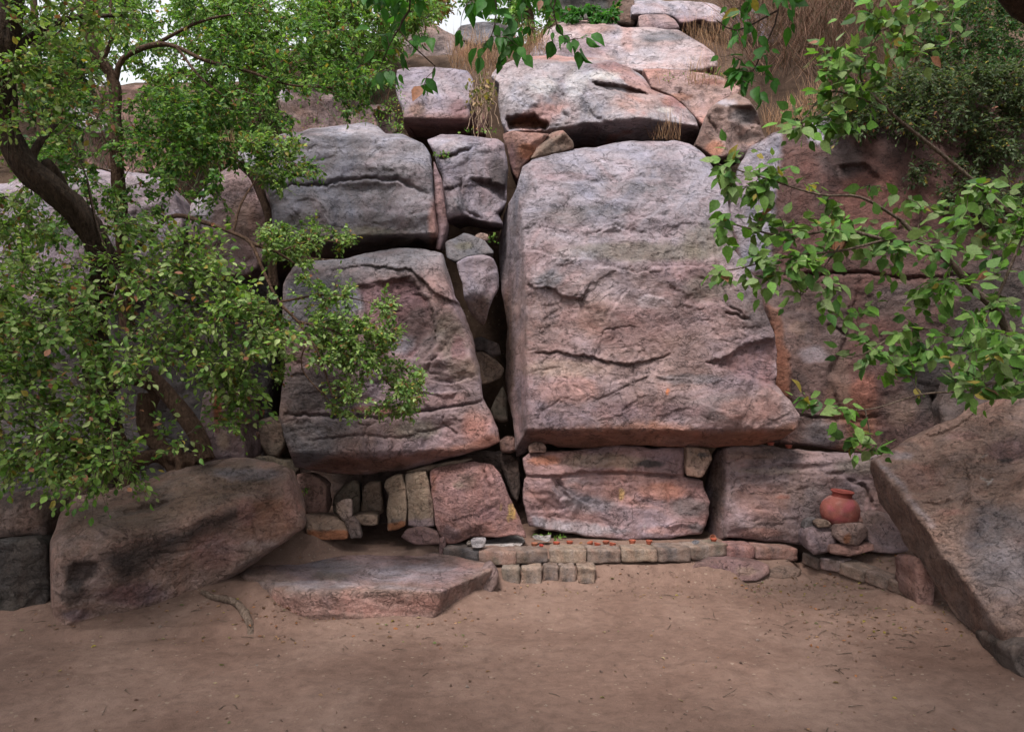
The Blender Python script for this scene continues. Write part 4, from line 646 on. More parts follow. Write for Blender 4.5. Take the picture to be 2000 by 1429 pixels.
def ground_z(x, Y):
    x = np.asarray(x, float); Y = np.asarray(Y, float); p = np.stack([x, Y, 0*x], 1)
    near = sstep(14, 8, np.abs(Y))
    z = .018*fbm(p*.8, 3, 3)+.007*fbm(p*4.5, 3, 4)+.004*fbm(p*10, 3, 5)*near+.0025*fbm(p*24, 2, 6)*near
    # bank under the ledge
    bank = .115*sstep(5.42, 5.66, Y+.05*fbm(p*3, 2, 8))+.085*sstep(0, .06, Y-5.74-.13*sstep(1.0, 1.5, x))
    m = sstep(-.75, -.5, x)*sstep(1.62, 1.52, x); z += bank*m
    m2 = sstep(1.52, 1.62, x)*sstep(2.12, 1.98, x); z += (.10*sstep(5.5, 5.76, Y)+.09*sstep(5.84, 5.92, Y))*m2
    # floor of the shelter behind the flat slab
    m3 = sstep(-2.2, -1.8, x)*sstep(-.5, -.7, x); z += .19*sstep(5.3, 5.75, Y)*m3
    # low bank of trodden earth under the left boulder
    yl = 4.31+(x+2.75)*.14+.05*fbm(p*2.2, 2, 9); m4 = sstep(-1.15, -1.45, x)
    z += (.045*sstep(yl, yl+.05, Y)+.10*sstep(yl+.05, yl+.6, Y))*m4
    # raised earth behind the brick kerb
    s, a = kerb_side(x, Y); z += (.07*sstep(.02, .08, s)+.10*sstep(.08, .42, s))*sstep(-.3, .05, a)*sstep(1.15, .85, a)*sstep(6.8, 6.3, Y)
    z += .05*sstep(.5, .1, np.hypot((x+.42)/.9, (Y-5.2)/.9))
    # soil banked against the big stones
    if np.size(x) > 1:
        k = (np.abs(x) < 4.2) & (Y > 3.2) & (Y < 6.4)
        q = np.stack([x[k], Y[k]], 1); lift = np.zeros(len(q))
        for ln in BASES:
            b = np.array([G(*c)[:2] for c in ln]); d, _, _ = seg_dist(q, b[:-1], b[1:]); lift = np.maximum(lift, .05*np.exp(-(d/.085)**2))
        n = fbm(p[k]*2.6, 3, 12); z[k] += lift*np.clip(.6+.9*n, 0, 1.4)
        # scuffs and old footprints
        dn = np.zeros(len(q))
        for cx, cy, an, ln_, dp in DENTS:
            dx, dy = q[:, 0]-cx, q[:, 1]-cy; u = dx*math.cos(an)+dy*math.sin(an); v = -dx*math.sin(an)+dy*math.cos(an); r2 = (u/ln_)**2+(v/(ln_*.42))**2
            dn += dp*(np.exp(-r2**2)-.45*np.exp(-(np.sqrt(r2)-1.35)**2*9))
        z[k] -= dn
    # foot of the leaning slab
    z += .04*sstep(.55, .1, np.hypot((x-2.45)/1.0, (Y-4.5)/1.1))
    return z
gxs = np.concatenate([-np.geomspace(90, 4.7, 18), np.arange(-4.6, 4.6, .028), np.geomspace(4.7, 90, 18)])
gys = np.concatenate([-np.geomspace(60, 1, 10), np.linspace(-.5, 2.4, 8), np.arange(2.45, 6.6, .026), np.geomspace(6.7, 90, 20)])
XX, YY_ = np.meshgrid(gxs, gys); gz = ground_z(XX.ravel(), YY_.ravel())
def grid_faces(nx, ny):
    i = np.arange(nx*ny).reshape(ny, nx); return np.stack([i[:-1, :-1], i[:-1, 1:], i[1:, 1:], i[1:, :-1]], 2).reshape(-1, 4)
tag(mesh_np('ground', np.stack([XX.ravel(), YY_.ravel(), gz], 1), [grid_faces(len(gxs), len(gys))], M_SOIL, origin=np.zeros(3)), 'bare trodden reddish brown earth in front of the rocks', 'ground', kind='structure')
YK = np.array([6.6, 6.85, 7.15, 7.6, 7.8, 7.9, 8.3, 9, 10, 12, 14, 18, 30, 60])
ZL = np.array([-.4, 1.2, 2.3, 2.8, 2.9, 2.95, 3.2, 3.75, 4.75, 5.7, 6.3, 6.6, 6, 4]); ZC = np.array([-.5, -.5, -.5, -.4, -.2, 3.4, 4.2, 4.85, 5.4, 6.1, 6.5, 6.7, 6.6, 5]); ZR = np.array([-.5, -.5, -.5, -.4, -.2, 3.95, 4.4, 5.05, 5.9, 7.8, 9.6, 13, 21, 30])
def hill_z(x, Y):
    p = np.stack([x, Y, 0*x], 1); u = x/Y
    a, b, c = (np.interp(Y, YK, z) for z in (ZL, ZC, ZR))
    w1 = sstep(-.32, -.28, u); w2 = sstep(.0, .12, u)
    z = a*(1-w1)+b*w1*(1-w2)+c*w2
    return z+(.16*fbm(p*.9, 4, 60)+.05*fbm(p*3.5, 3, 61))*sstep(6.7, 7.4, Y)
hx = np.arange(-26, 30, .14); hy = np.concatenate([np.arange(6.62, 12.5, .075), np.geomspace(12.6, 60, 26)])
XX, YY_ = np.meshgrid(hx, hy)
hz = hill_z(XX.ravel(), YY_.ravel())
tag(mesh_np('hillside', np.stack([XX.ravel(), YY_.ravel(), hz], 1), [grid_faces(len(hx), len(hy))], M_HILL, origin=np.zeros(3)), 'brown dry hillside behind and above the rocks', 'hillside', kind='structure')
# ================================================================== BRICKS, LAMPS, POT
def on_ground(px, py, lift=0.0):
    Y = (H*F)/(py-CY)
    for _ in range(30):
        x = (px-CX)/F*Y; z = float(ground_z(np.array([x]), np.array([Y]))[0]); Y += .6*((H-z-lift)*F/(py-CY)-Y)
    return W(px, py, Y)
def box_thing(name, label, cat, FL, FR, h, d, cols, group, seed, amp=.004, drop=0.0, stains_and_shade=(), rnd=.007, mat=None, n=9, skew=0.0):
    """a worn block: top front left and right corners, height, depth"""
    FL, FR = np.array(FL, float), np.array(FR, float); ux = FR-FL; Lx = np.linalg.norm(ux); ux /= Lx
    uy = np.array([-ux[1], ux[0], 0.]); uy /= np.linalg.norm(uy); uz = np.cross(ux, uy)
    if uz[2] < 0: uz = -uz
    V = []; Fc = []; base = 0; t = np.linspace(0, 1, n)
    A, B = np.meshgrid(t, t)
    for ax in range(3):
        for s in (0, 1):
            P = np.zeros((n*n, 3)); P[:, ax] = s; P[:, (ax+1) % 3] = A.ravel(); P[:, (ax+2) % 3] = B.ravel()
            f = grid_faces(n, n); Fc.append((f if s else f[:, ::-1])+base); V.append(P); base += n*n
    V = np.concatenate(V); S = np.array([Lx, d, h]); q = V*S
    # weld the seams and round the edges
    key = np.round(V*1000).astype(np.int64); _, first, inv = np.unique(key, axis=0, return_index=True, return_inverse=True); inv = inv.ravel()
    q = q[first]; Fa = inv[np.concatenate(Fc)]
    c = np.clip(q, rnd, S-rnd); dv = q-c; L = np.linalg.norm(dv, axis=1); k = L > rnd; q[k] = c[k]+dv[k]/L[k][:, None]*rnd
    nz = q*9+seed*3.1
    disp = np.stack([fbm(nz, 3, seed), fbm(nz+11, 3, seed+1), fbm(nz+23, 3, seed+2)], 1); q = q+disp*amp+np.stack([fbm(nz*3.1, 2, seed+k2) for k2 in (4, 5, 6)], 1)*amp*.5
    cm = np.clip(.5+.7*fbm(nz*.7, 3, seed+7), 0, 1)[:, None]; col = cc(cols[0])*(1-cm)+cc(cols[1])*cm
    for (fx, fz, r, cl, st) in stains_and_shade:
        dd = np.hypot(q[:, 0]/Lx-fx, (q[:, 2]/h-fz)*h/Lx)+.15*fbm(nz*1.6, 2, seed+9); g = st*(1-sstep(r*.5, r, dd))[:, None]; col = col*(1-g)+cc(cl)*g
    X = FL+q[:, :1]*ux+q[:, 1:2]*uy+(q[:, 2:]-h)*uz
    o = mesh_np(name, X, [Fa], mat or M_BRICK, np.clip(col, .01, .9)); return tag(o, label, cat, group)
BK = (.205, .145, .118); BK2 = (.135, .10, .085); BRD = (.22, .13, .105); BGR = (.215, .160, .132)
# upper course: eight stone bricks in a row
xs = [863, 934, 1009, 1072, 1147, 1214, 1285, 1351, 1422]
ty = [(1068, 1075), (1076, 1077), (1077, 1074), (1073, 1074), (1074, 1073), (1073, 1073), (1072, 1070), (1069, 1061)]
ledge_labels = ['mossy dark brick at the left end of the ledge, nearest the flat rock slab', 'plain pinkish brick in front of the pale cement lump on the ledge', 'speckled grey brick below the first pair of clay lamps on the ledge',
                'flaking buff brick under the third and fourth clay lamps', 'grey brick with two dark spots, under the double clay lamps', 'two-tone buff brick under the lamp pair standing apart', 'grey weathered ledge brick right of the two-tone buff brick', 'long rounded ledge brick below the dark oval stone, at the right end']
ledge_cols = [(BK2, C['greydark']), (BRD, BK), (BK, BK2), (BGR, C['tan']), (BK, BGR), (BK, C['buff']), (BK2, BK), (BGR, BK)]
ledge_st = [[(.55, .55, .3, 'dark', .6)], [(.4, .15, .2, 'olive', .6)], [(.7, .2, .3, 'greydark', .6), (.2, .3, .2, 'olive', .4)], [(.4, .6, .25, 'buff', .6)], [(.68, .75, .1, 'dark', .8), (.68, .4, .09, 'dark', .7)], [(.6, .5, .3, 'buff', .6)], [(.3, .6, .3, 'greydark', .4)], [(.8, .7, .18, 'olive', .6)]]
for i in range(8):
    zt = .216; g = 1.3
    YL = (H-zt)*F/(ty[i][0]-CY); YR = (H-zt)*F/(ty[i][1]-CY)
    box_thing('brick', ledge_labels[i], 'brick', W(xs[i]+g, ty[i][0], YL), W(xs[i+1]-g, ty[i][1], YR), .092+.004*math.sin(i*2.3), .20, ledge_cols[i], 'bricks edging the ledge', 30+i*4, .012, stains_and_shade=ledge_st[i])
# lower course: five bricks set end-on
lo = [(980, 1015, 1108, 'pale end-on brick at the left of the short lower row', (BGR, C['olive']), .16), (1019, 1058, 1107, 'widest end-on brick of the short lower row, with a broken right edge', (C['tan'], BGR), .15),
      (1061, 1091, 1106, 'dark recessed brick, middle of the short lower row', (BK2, BK), .11), (1093, 1125, 1107, 'grey-topped brick with an even face in the lower row, left of its last brick', (BK, BGR), .12), (1129, 1164, 1108, 'buff-faced brick at the right end of the short lower row', (C['tan'], BK), .12)]
for i, (a, b, y, lab, cl, hh) in enumerate(lo):
    zt = .118; Yb = (H-zt)*F/(y+3-CY)
    box_thing('brick', lab, 'brick', W(a, y, Yb), W(b, y, Yb), hh, .22, cl, 'bricks of the lower row', 80+i*4, .012, stains_and_shade=[(.5, .15, .35, 'greydark', .35)])
# two red stone blocks right of the ledge
box_thing('stone_block', 'reddish stone block next to the right end of the brick ledge, the shorter one', 'stone block', W(1423, 1067, 5.78), W(1475, 1066, 5.80), .10, .2, (C['rose'], C['purple']), 'red blocks right of the ledge', 120, .010, rnd=.02)
box_thing('stone_block', 'longer reddish stone block between the ledge and the brick kerb', 'stone block', W(1478, 1067, 5.80), W(1560, 1070, 5.84), .10, .2, (C['rose'], C['brown']), 'red blocks right of the ledge', 126, .010, rnd=.022)
# brick kerb running towards the leaning slab
kp = [(1566, 1084, 5.86), (1600, 1094, 5.72), (1640, 1104, 5.58), (1690, 1119, 5.42), (1735, 1134, 5.28), (1780, 1150, 5.14)]
kl = ['brown kerb brick furthest back, beside the stones under the clay pot', 'tilted kerb brick with a pale top, second from the pot', 'long kerb brick in the middle of the kerb, with a broad top', 'kerb brick next before the one half buried in leaves', 'kerb brick nearest the viewer, half buried among leaves by the standing stone']
for i in range(5):
    a, b = kp[i], kp[i+1]; A = W(*a); B = W(*b); m = (B-A)*.012
    box_thing('brick', kl[i], 'brick', A+m+np.array([0, 0, .024]), B-m+np.array([0, 0, .032 if i == 1 else .012]), .085, .14 if i != 2 else .17, [(C['brown'], BK2), (C['mauve'], BK), (C['dust'], BK), (C['brown'], BK), (C['brown'], C['dust'])][i], 'bricks of the kerb by the pot', 140+i*4, .005)
# ---- lathe
def lathe(prof, nseg=32, noise=0.0, seed=0):
    prof = np.array(prof, float); m = len(prof); a = np.linspace(0, 2*math.pi, nseg, endpoint=False)
    V = np.stack([prof[:, 0][:, None]*np.cos(a), prof[:, 0][:, None]*np.sin(a), np.repeat(prof[:, 1][:, None], nseg, 1)], 2).reshape(-1, 3)
    if noise: V = V+np.stack([fbm(V*6/max(prof[:, 0])*.2+s, 2, seed+s) for s in (1, 2, 3)], 1)*noise
    i = np.arange(m*nseg).reshape(m, nseg); j = np.roll(i, -1, 1)
    return V, np.stack([i[:-1], j[:-1], j[1:], i[1:]], 2).reshape(-1, 4)
def xform(V, loc, tilt=(0, 0), rz=0, s=1.0):
    from mathutils import Matrix
    M = np.array((Matrix.Rotation(tilt[0], 3, 'X') @ Matrix.Rotation(tilt[1], 3, 'Y') @ Matrix.Rotation(rz, 3, 'Z'))); return V@M.T*s+np.array(loc)
LR = .0225
DIYA = [(.0, .0), (.62, .0), (.74, .10), (.80, .3), (.98, .82), (1.04, .98), (1.05, 1.06), (.98, 1.08), (.90, .98), (.72, .5), (.5, .24), (.0, .16)]
def diya(label, px, py, Y, s=1.0, tilt=(0, 0), colr=(.30, .075, .04), hgt=.95, name='clay_lamp'):
    V, Fc = lathe([(r*LR*s, z*LR*s*hgt) for r, z in DIYA], 28, .0012, int(px))
    base = W(px, py, Y); V = xform(V, base, tilt)
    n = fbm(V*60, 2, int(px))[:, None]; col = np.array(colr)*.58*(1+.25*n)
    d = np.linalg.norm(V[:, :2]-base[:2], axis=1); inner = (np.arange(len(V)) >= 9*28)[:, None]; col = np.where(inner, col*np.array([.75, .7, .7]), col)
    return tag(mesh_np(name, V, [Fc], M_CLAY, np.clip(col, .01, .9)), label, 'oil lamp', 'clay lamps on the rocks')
def LY(py, z=.208): return (H-z)*F/(py-CY)
for lab, px, py, s, tl, cl in [
    ('pale orange clay lamp at the left of the lamp row, beside the bright red one', 1043.5, 1066, 1.08, (0, .05), (.40, .15, .085)),
    ('small bright red lump of a lamp touching the pale orange clay lamp', 1057, 1067.5, .72, (.2, .1), (.50, .06, .04)),
    ('red clay lamp standing alone, third along the row from the left', 1086.5, 1064.5, 1.1, (0, .04), (.44, .095, .05)),
    ('red clay lamp standing alone, right of the other lone one near the pale flake', 1112.5, 1062.5, 1.06, (0, 0), (.43, .10, .055)),
    ('tipped clay lamp leaning on its neighbour, rear one of the left double', 1154, 1063.5, 1.0, (.1, -.35), (.44, .115, .06)),
    ('low clay lamp in front of the tipped one, in the left double', 1165.5, 1066, 1.04, (-.1, .25), (.45, .10, .055)),
    ('brownish clay lamp at the back of the right double', 1184, 1062.5, 1.12, (0, -.1), (.36, .105, .06)),
    ('clay lamp overlapping the brownish one in front, in the right double', 1195.5, 1066, 1.1, (-.12, .2), (.45, .11, .06)),
    ('tallest clay lamp of the row, deep flower-pot shape, under the white scratch', 1235, 1063, 1.12, (0, 0), (.46, .125, .07)),
    ('brown-red clay lamp right of the tallest lamp, last before the empty stretch', 1267.5, 1063, 1.04, (0, .05), (.40, .105, .06)),
    ('lone clay lamp at the right end of the ledge, with a shard leaning behind it', 1394, 1057, 1.0, (0, 0), (.46, .10, .05))]:
    diya(lab, px, py, LY(py), s, tl, cl, 1.25 if 'tallest' in lab else .9)
V, Fc = lathe([(r*LR, z*LR*.8) for r, z in DIYA], 24, .001, 5); V = xform(V, W(1391, 1050, LY(1057)+.06), (1.25, .1))
tag(mesh_np('clay_lamp', V, [Fc], M_CLAY, np.tile(np.array([[.27, .10, .06]]), (len(V), 1))), 'orange clay shard of a lamp propped upright behind the lone right end lamp', 'oil lamp', 'clay lamps on the rocks')
diya('clay lamp on top of the long brown block, left of two in the shadow', 1505.5, 869.5, 6.03, 1.15, (0, 0), (.30, .075, .05), .9)
diya('clay lamp on top of the long brown block, right of two, mostly hidden', 1540.5, 875, 6.05, 1.15, (0, 0), (.30, .075, .05), .9)
# ---- the water pot
PY = 5.80; pr = 37.5/F*PY; pz = W(1637, 1030, PY)
prof = [(0, 0), (.35, .01), (.58, .10), (.80, .30), (.95, .58), (1.0, .86), (.96, 1.14), (.84, 1.38), (.66, 1.56), (.52, 1.63)]
prof = np.array(prof); tt = np.linspace(0, 1, 60); cum = np.concatenate([[0], np.cumsum(np.hypot(*np.diff(prof, axis=0).T))]); cum /= cum[-1]
pf = np.stack([np.interp(tt, cum, prof[:, 0]), np.interp(tt, cum, prof[:, 1])], 1)
for _ in range(6): pf[1:-1] = .5*pf[1:-1]+.25*(pf[:-2]+pf[2:])
pot = empty('water_pot', tuple(pz), 'round red clay water pot smeared with pink powder, sitting among stones at the right', 'pot')
V, Fc = lathe(pf*pr, 64, .004, 3); V = xform(V, (0, 0, 0), (.05, .10))
n1 = fbm(V*11, 3, 71); n2 = fbm(V*24+4, 3, 72); col = np.tile(np.array([[.215, .066, .052]]), (len(V), 1))
g = sstep(.0, .5, n1)[:, None]*.75; col = col*(1-g)+np.array([.24, .055, .068])*g
g = sstep(.15, .5, n2)[:, None]*.5; col = col*(1-g)+np.array([.26, .12, .095])*g
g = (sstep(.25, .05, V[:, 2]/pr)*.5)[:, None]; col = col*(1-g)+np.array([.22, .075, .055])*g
g = sstep(.1, .55, fbm(V*17+9, 4, 75))[:, None]*.6; col = col*(1-g)+np.array([.13, .05, .045])*g; g = (sstep(.9, 1.5, V[:, 2]/pr)*sstep(-.1, .5, fbm(V*9+2, 3, 76))*.55)[:, None]; col = col*(1-g)+np.array([.24, .16, .13])*g
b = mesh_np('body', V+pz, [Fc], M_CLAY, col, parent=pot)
rp = [(.50, 1.58), (.50, 1.66), (.485, 1.74), (.50, 1.82), (.56, 1.87), (.585, 1.90), (.58, 1.94), (.54, 1.95), (.47, 1.92), (.43, 1.84), (.43, 1.62)]
V, Fc = lathe(np.array(rp)*pr, 48, .002, 8); V = xform(V, (0, 0, 0), (.05, .10)); n = fbm(V*30, 2, 9)[:, None]
mesh_np('rim', V+pz, [Fc], M_CLAY, np.array([.20, .045, .035])*(1+.2*n), parent=pot)
# ================================================================== TREES, BUSHES, GRASS
def unit(v): return v/(np.linalg.norm(v, axis=-1, keepdims=True)+1e-9)
def catmull(P, step):
    P = np.asarray(P, float); out = []
    Q = np.concatenate([[2*P[0]-P[1]], P, [2*P[-1]-P[-2]]])
    for i in range(1, len(Q)-2):
        a, b, c, d = Q[i-1:i+3]; n = max(2, int(np.linalg.norm(c[:3]-b[:3])/step))
        for t in np.linspace(0, 1, n, endpoint=False):
            out.append(.5*((2*b)+(-a+c)*t+(2*a-5*b+4*c-d)*t*t+(-a+3*b-3*c+d)*t**3))
    out.append(P[-1]); return np.array(out)
class Tubes:
    def __init__(s): s.V = []; s.Q = []; s.n = 0
    def add(s, pts, rad, sides=5, rough=0.0, seed=0, flute=0.0):
        pts = np.asarray(pts, float); m = len(pts); rad = np.broadcast_to(np.asarray(rad, float), (m,))
        tg = unit(np.gradient(pts, axis=0)); ref = np.array([.13, .97, .21]); u = unit(np.cross(tg, ref)); v = np.cross(tg, u)
        a = np.linspace(0, 2*math.pi, sides, endpoint=False)
        rr = np.repeat(rad[:, None], sides, 1)
        if rough or flute:
            P0 = pts[:, None, :]+(u[:, None, :]*np.cos(a)[None, :, None]+v[:, None, :]*np.sin(a)[None, :, None])*rr[..., None]
            nz = fbm(P0.reshape(-1, 3)*6+seed, 3, seed).reshape(m, sides); rr = rr*(1+rough*nz)
            L = np.arange(m)*.09
            rr = rr*(1+flute*np.sin(a*3+seed+L[:, None]*2)*.6+flute*np.sin(a*7+L[:, None]*3+seed)*.45)
        V = pts[:, None, :]+(u[:, None, :]*np.cos(a)[None, :, None]+v[:, None, :]*np.sin(a)[None, :, None])*rr[..., None]
        i = np.arange(m*sides).reshape(m, sides)+s.n; j = np.roll(i, -1, 1)
        s.Q.append(np.stack([i[:-1], j[:-1], j[1:], i[1:]], 2).reshape(-1, 4)); s.V.append(V.reshape(-1, 3)); s.n += m*sides
        return s
    def build(s, name, mat, parent=None):
        return mesh_np(name, np.concatenate(s.V), [np.concatenate(s.Q)], mat, parent=parent, origin=None if parent is None else np.zeros(3))
LEAF_T = np.array([[0, 0, 0], [-.36, .30, .07], [0, .30, 0], [.36, .30, .07], [-.46, .58, .09], [0, .60, -.01], [.46, .58, .09], [-.26, .85, .04], [0, .86, -.05], [.26, .85, .04], [0, 1.03, -.11]])
LEAF_P = np.array([[0, 0, 0], [-.40, .20, .06], [0, .22, 0], [.40, .20, .06], [-.47, .48, .07], [0, .5, -.01], [.47, .48, .07], [-.27, .76, .03], [0, .78, -.04], [.27, .76, .03], [0, 1.08, -.12]])
LF4 = np.array([[1, 2, 5, 4], [2, 3, 6, 5], [4, 5, 8, 7], [5, 6, 9, 8]]); LF3 = np.array([[0, 2, 1], [0, 3, 2], [7, 8, 10], [8, 9, 10]])
class Leaves:
    def __init__(s): s.b = []; s.d = []; s.n = []; s.L = []; s.c = []
    def add(s, b, d, n, L, c): s.b.append(b); s.d.append(d); s.n.append(n); s.L.append(L); s.c.append(c)
    def build(s, name, mat, parent, ratio=.66, tmpl=LEAF_T, flat=False):
        b = np.concatenate(s.b); d = unit(np.concatenate(s.d)); n = np.concatenate(s.n); L = np.concatenate(s.L); c = np.concatenate(s.c)
        n = unit(n-d*(n*d).sum(1, keepdims=True)); x = np.cross(d, n)
        wv = ratio*rng.uniform(.8, 1.15, len(L)); cup = rng.uniform(-.3, 1.3 if flat else 2.4, len(L))
        V = b[:, None, :]+L[:, None, None]*(tmpl[None, :, 0:1]*wv[:, None, None]*x[:, None, :]+tmpl[None, :, 1:2]*d[:, None, :]+tmpl[None, :, 2:3]*cup[:, None, None]*n[:, None, :])
        k = len(tmpl); o = (np.arange(len(L))*k)[:, None, None]
        col = np.repeat(c, k, 0)
        return mesh_np(name, V.reshape(-1, 3), [(LF4[None]+o).reshape(-1, 4), (LF3[None]+o).reshape(-1, 3)], mat, np.clip(col, .005, .9), parent=parent, origin=np.zeros(3))
def leaf_cols(n, pal, odd=.05):
    pal = np.array(pal); i = rng.integers(0, len(pal), n); j = rng.integers(0, len(pal), n); t = rng.random((n, 1))
    c = pal[i]*(1-t)+pal[j]*t; c = c*rng.uniform(.7, 1.25, (n, 1))
    o = rng.random(n); c[o < odd] = np.array([.26, .21, .05])*rng.uniform(.6, 1.2, ((o < odd).sum(), 1)); k = o > 1-odd*.5; c[k] = np.array([.27, .12, .07])*rng.uniform(.6, 1.1, (k.sum(), 1))
    return c
G_BUSH = [(.095, .185, .03), (.155, .255, .05), (.22, .31, .09), (.095, .19, .045), (.30, .37, .15), (.05, .115, .022)]
G_DEEP = [(.03, .085, .022), (.045, .12, .03), (.06, .15, .04), (.035, .10, .035)]
G_BACK = [(.09, .19, .03), (.14, .25, .05), (.075, .17, .035), (.18, .28, .065)]
G_BROAD = [(.075, .16, .03), (.13, .215, .055), (.045, .115, .025), (.18, .24, .10), (.10, .22, .03)]
G_HANG = [(.035, .125, .02), (.05, .16, .025), (.03, .10, .02)]
G_OLIVE = [(.055, .085, .035), (.085, .115, .05), (.035, .06, .025)]
CAMP = np.array([0, 0, H])
def pts_in(poly, n, y0, y1, bias=None):
    P = np.array(poly, float); lo, hi = P.min(0), P.max(0); out = []
    while len(out) < n:
        q = rng.uniform(lo, hi, (n*3, 2)); q = q[inside(q, P)]
        # clumped rather than even
        w = fbm(np.stack([q[:, 0]/85, q[:, 1]/85, np.full(len(q), 3.3+n)], 1), 3, 77); q = q[w > rng.uniform(-.55, .35, len(q))]
        out += list(q)
    q = np.array(out[:n]); return np.array([W(a, b, Y) for (a, b), Y in zip(q, rng.uniform(y0, y1, n))])
def tree(name, label, cat, stems, regions, leaf=(.035, .66), pal=G_BUSH, per=(1, 6), spur=(.05, .11), spurs=4, group=None, bark=None, twig_mat=None, hang=.25, odd=.05, twig_r=.0035, tmpl=LEAF_T, sag=.12, lt=.4, extra_roots=(), face_cam=.35, sides=20, flute=.22, leafmat=None, flat=False, upn=.7):
    """stems: list of (points (px,py,Y), r0, r1); regions: (polygon, number of twigs, y0, y1)"""
    root_p = W(*stems[0][0][0]); r = empty(name, tuple(root_p), label, cat, group)
    tk = Tubes(); nodes = []; nrad = []
    for k, (pp, r0, r1) in enumerate(stems):
        P = catmull([W(*p) for p in pp], .05); rad = np.linspace(r0, r1, len(P))*(1+.12*fbm(P*5, 2, 91+k))
        tk.add(P, rad, sides if r0 > .02 else 7, .24 if r0 > .02 else .1, 7+k, flute if r0 > .03 else 0); nodes.append(P); nrad.append(rad)
    tk.build('trunk' if stems[0][1] > .02 else 'stem', bark or M_BARK, r)
    for pp, r0, r1 in extra_roots:
        P = catmull([W(*p) for p in pp], .03); Tubes().add(P, np.linspace(r0, r1, len(P))*(1+.2*fbm(P*8, 2, 95)), 16, .3, int(pp[0][0]), .16).build('root', M_BARKR, r)
    N = np.concatenate(nodes); A = []
    B = []
    for rg in regions:
        if rg[0] == 'box':
            lo, hi, n = np.array(rg[1]), np.array(rg[2]), rg[3]; q = rng.uniform(lo, hi, (n*3, 3)); q = q[fbm(q*.55, 2, 31) > rng.uniform(-.6, .3, len(q))][:n]
        else: q = pts_in(*rg[:4])
        A.append(q); B.append(np.full(len(q), 1 if rg[0] == 'box' else 0))
    A = np.concatenate(A); B = np.concatenate(B)
    d0 = np.array([np.min(((N-a)**2).sum(1)) for a in A]); o_ = np.argsort(d0); A = A[o_]; B = B[o_]; spurs0, per0, Lm0, lt0 = spurs, per, leaf[0], lt
    tb = Tubes(); lv = Leaves(); Lm, ratio = leaf
    for a, big in zip(A, B):
        spurs, per, Lm, lt = (9, (1, 6), Lm0*1.7, .6) if big else (spurs0, per0, Lm0, lt0)
        dd = ((N-a)**2).sum(1); j = dd.argmin(); s = N[j]; D = math.sqrt(dd[j])
        if D < .04: continue
        mid = (s+a)/2+rng.normal(0, .13, 3)*D+np.array([0, 0, sag*D]); m = max(3, int(D/.06)); t = np.linspace(0, 1, m+1)[:, None]
        P = s*(1-t)**2+2*mid*t*(1-t)+a*t**2; P[1:-1] += rng.normal(0, .006, (m-1, 3))
        tb.add(P, np.linspace(twig_r*min(2.2, 1+D), twig_r*.4, m+1), 4); N = np.concatenate([N, P[1:]])
        # leaves at the tip and on short spurs
        cum = np.concatenate([[0], np.cumsum(np.linalg.norm(np.diff(P, axis=0), axis=1))]); Lt = min(lt, cum[-1])
        tips = [(P, cum, Lt, per[1])]
        tw = unit(P[-1]-P[-2])
        for _ in range(spurs):
            f = cum[-1]-Lt*rng.random(); b = np.array([np.interp(f, cum, P[:, k]) for k in range(3)]); sl = rng.uniform(*spur)*(4 if big else 1)
            dv = unit(tw*.95+rng.normal(0, .55, 3)+np.array([0, 0, .1-hang*.5])); e = b+dv*sl; q = np.stack([b, b+dv*sl*.5+np.array([0, 0, .01]), e]); tb.add(q, [twig_r*.5, twig_r*.4, twig_r*.25], 3)
            tips.append((q, np.array([0, sl*.5, sl]), sl*.95, per[1]))
        for q, cu, l2, cnt in tips:
            nL = max(2, int(cnt*rng.uniform(.7, 1.3))); f = cu[-1]-l2*np.linspace(0, 1, nL)*rng.uniform(.9, 1.); b = np.stack([np.interp(f, cu, q[:, k]) for k in range(3)], 1)
            tw2 = unit(q[-1]-q[0]); sd = unit(np.cross(tw2, np.array([0, 0, 1.])+rng.normal(0, .3, 3))); sg = np.where(np.arange(nL) % 2, 1, -1)[:, None]
            dv = tw2*.55+sd*sg*.85+rng.normal(0, .35, (nL, 3))+np.array([0, 0, -hang]); dv[0] = tw2+rng.normal(0, .2, 3)+np.array([0, 0, -hang])
            nn = np.array([0, 0, upn])+face_cam*unit(CAMP-b)+rng.normal(0, .45, (nL, 3))
            lv.add(b, dv, nn, Lm*rng.uniform(.42, 1.15, nL), leaf_cols(nL, pal, odd))
    tb.build('twigs', twig_mat or M_TWIG, r); lv.build('foliage', leafmat or M_LEAF, r, ratio, tmpl, flat)
    return r
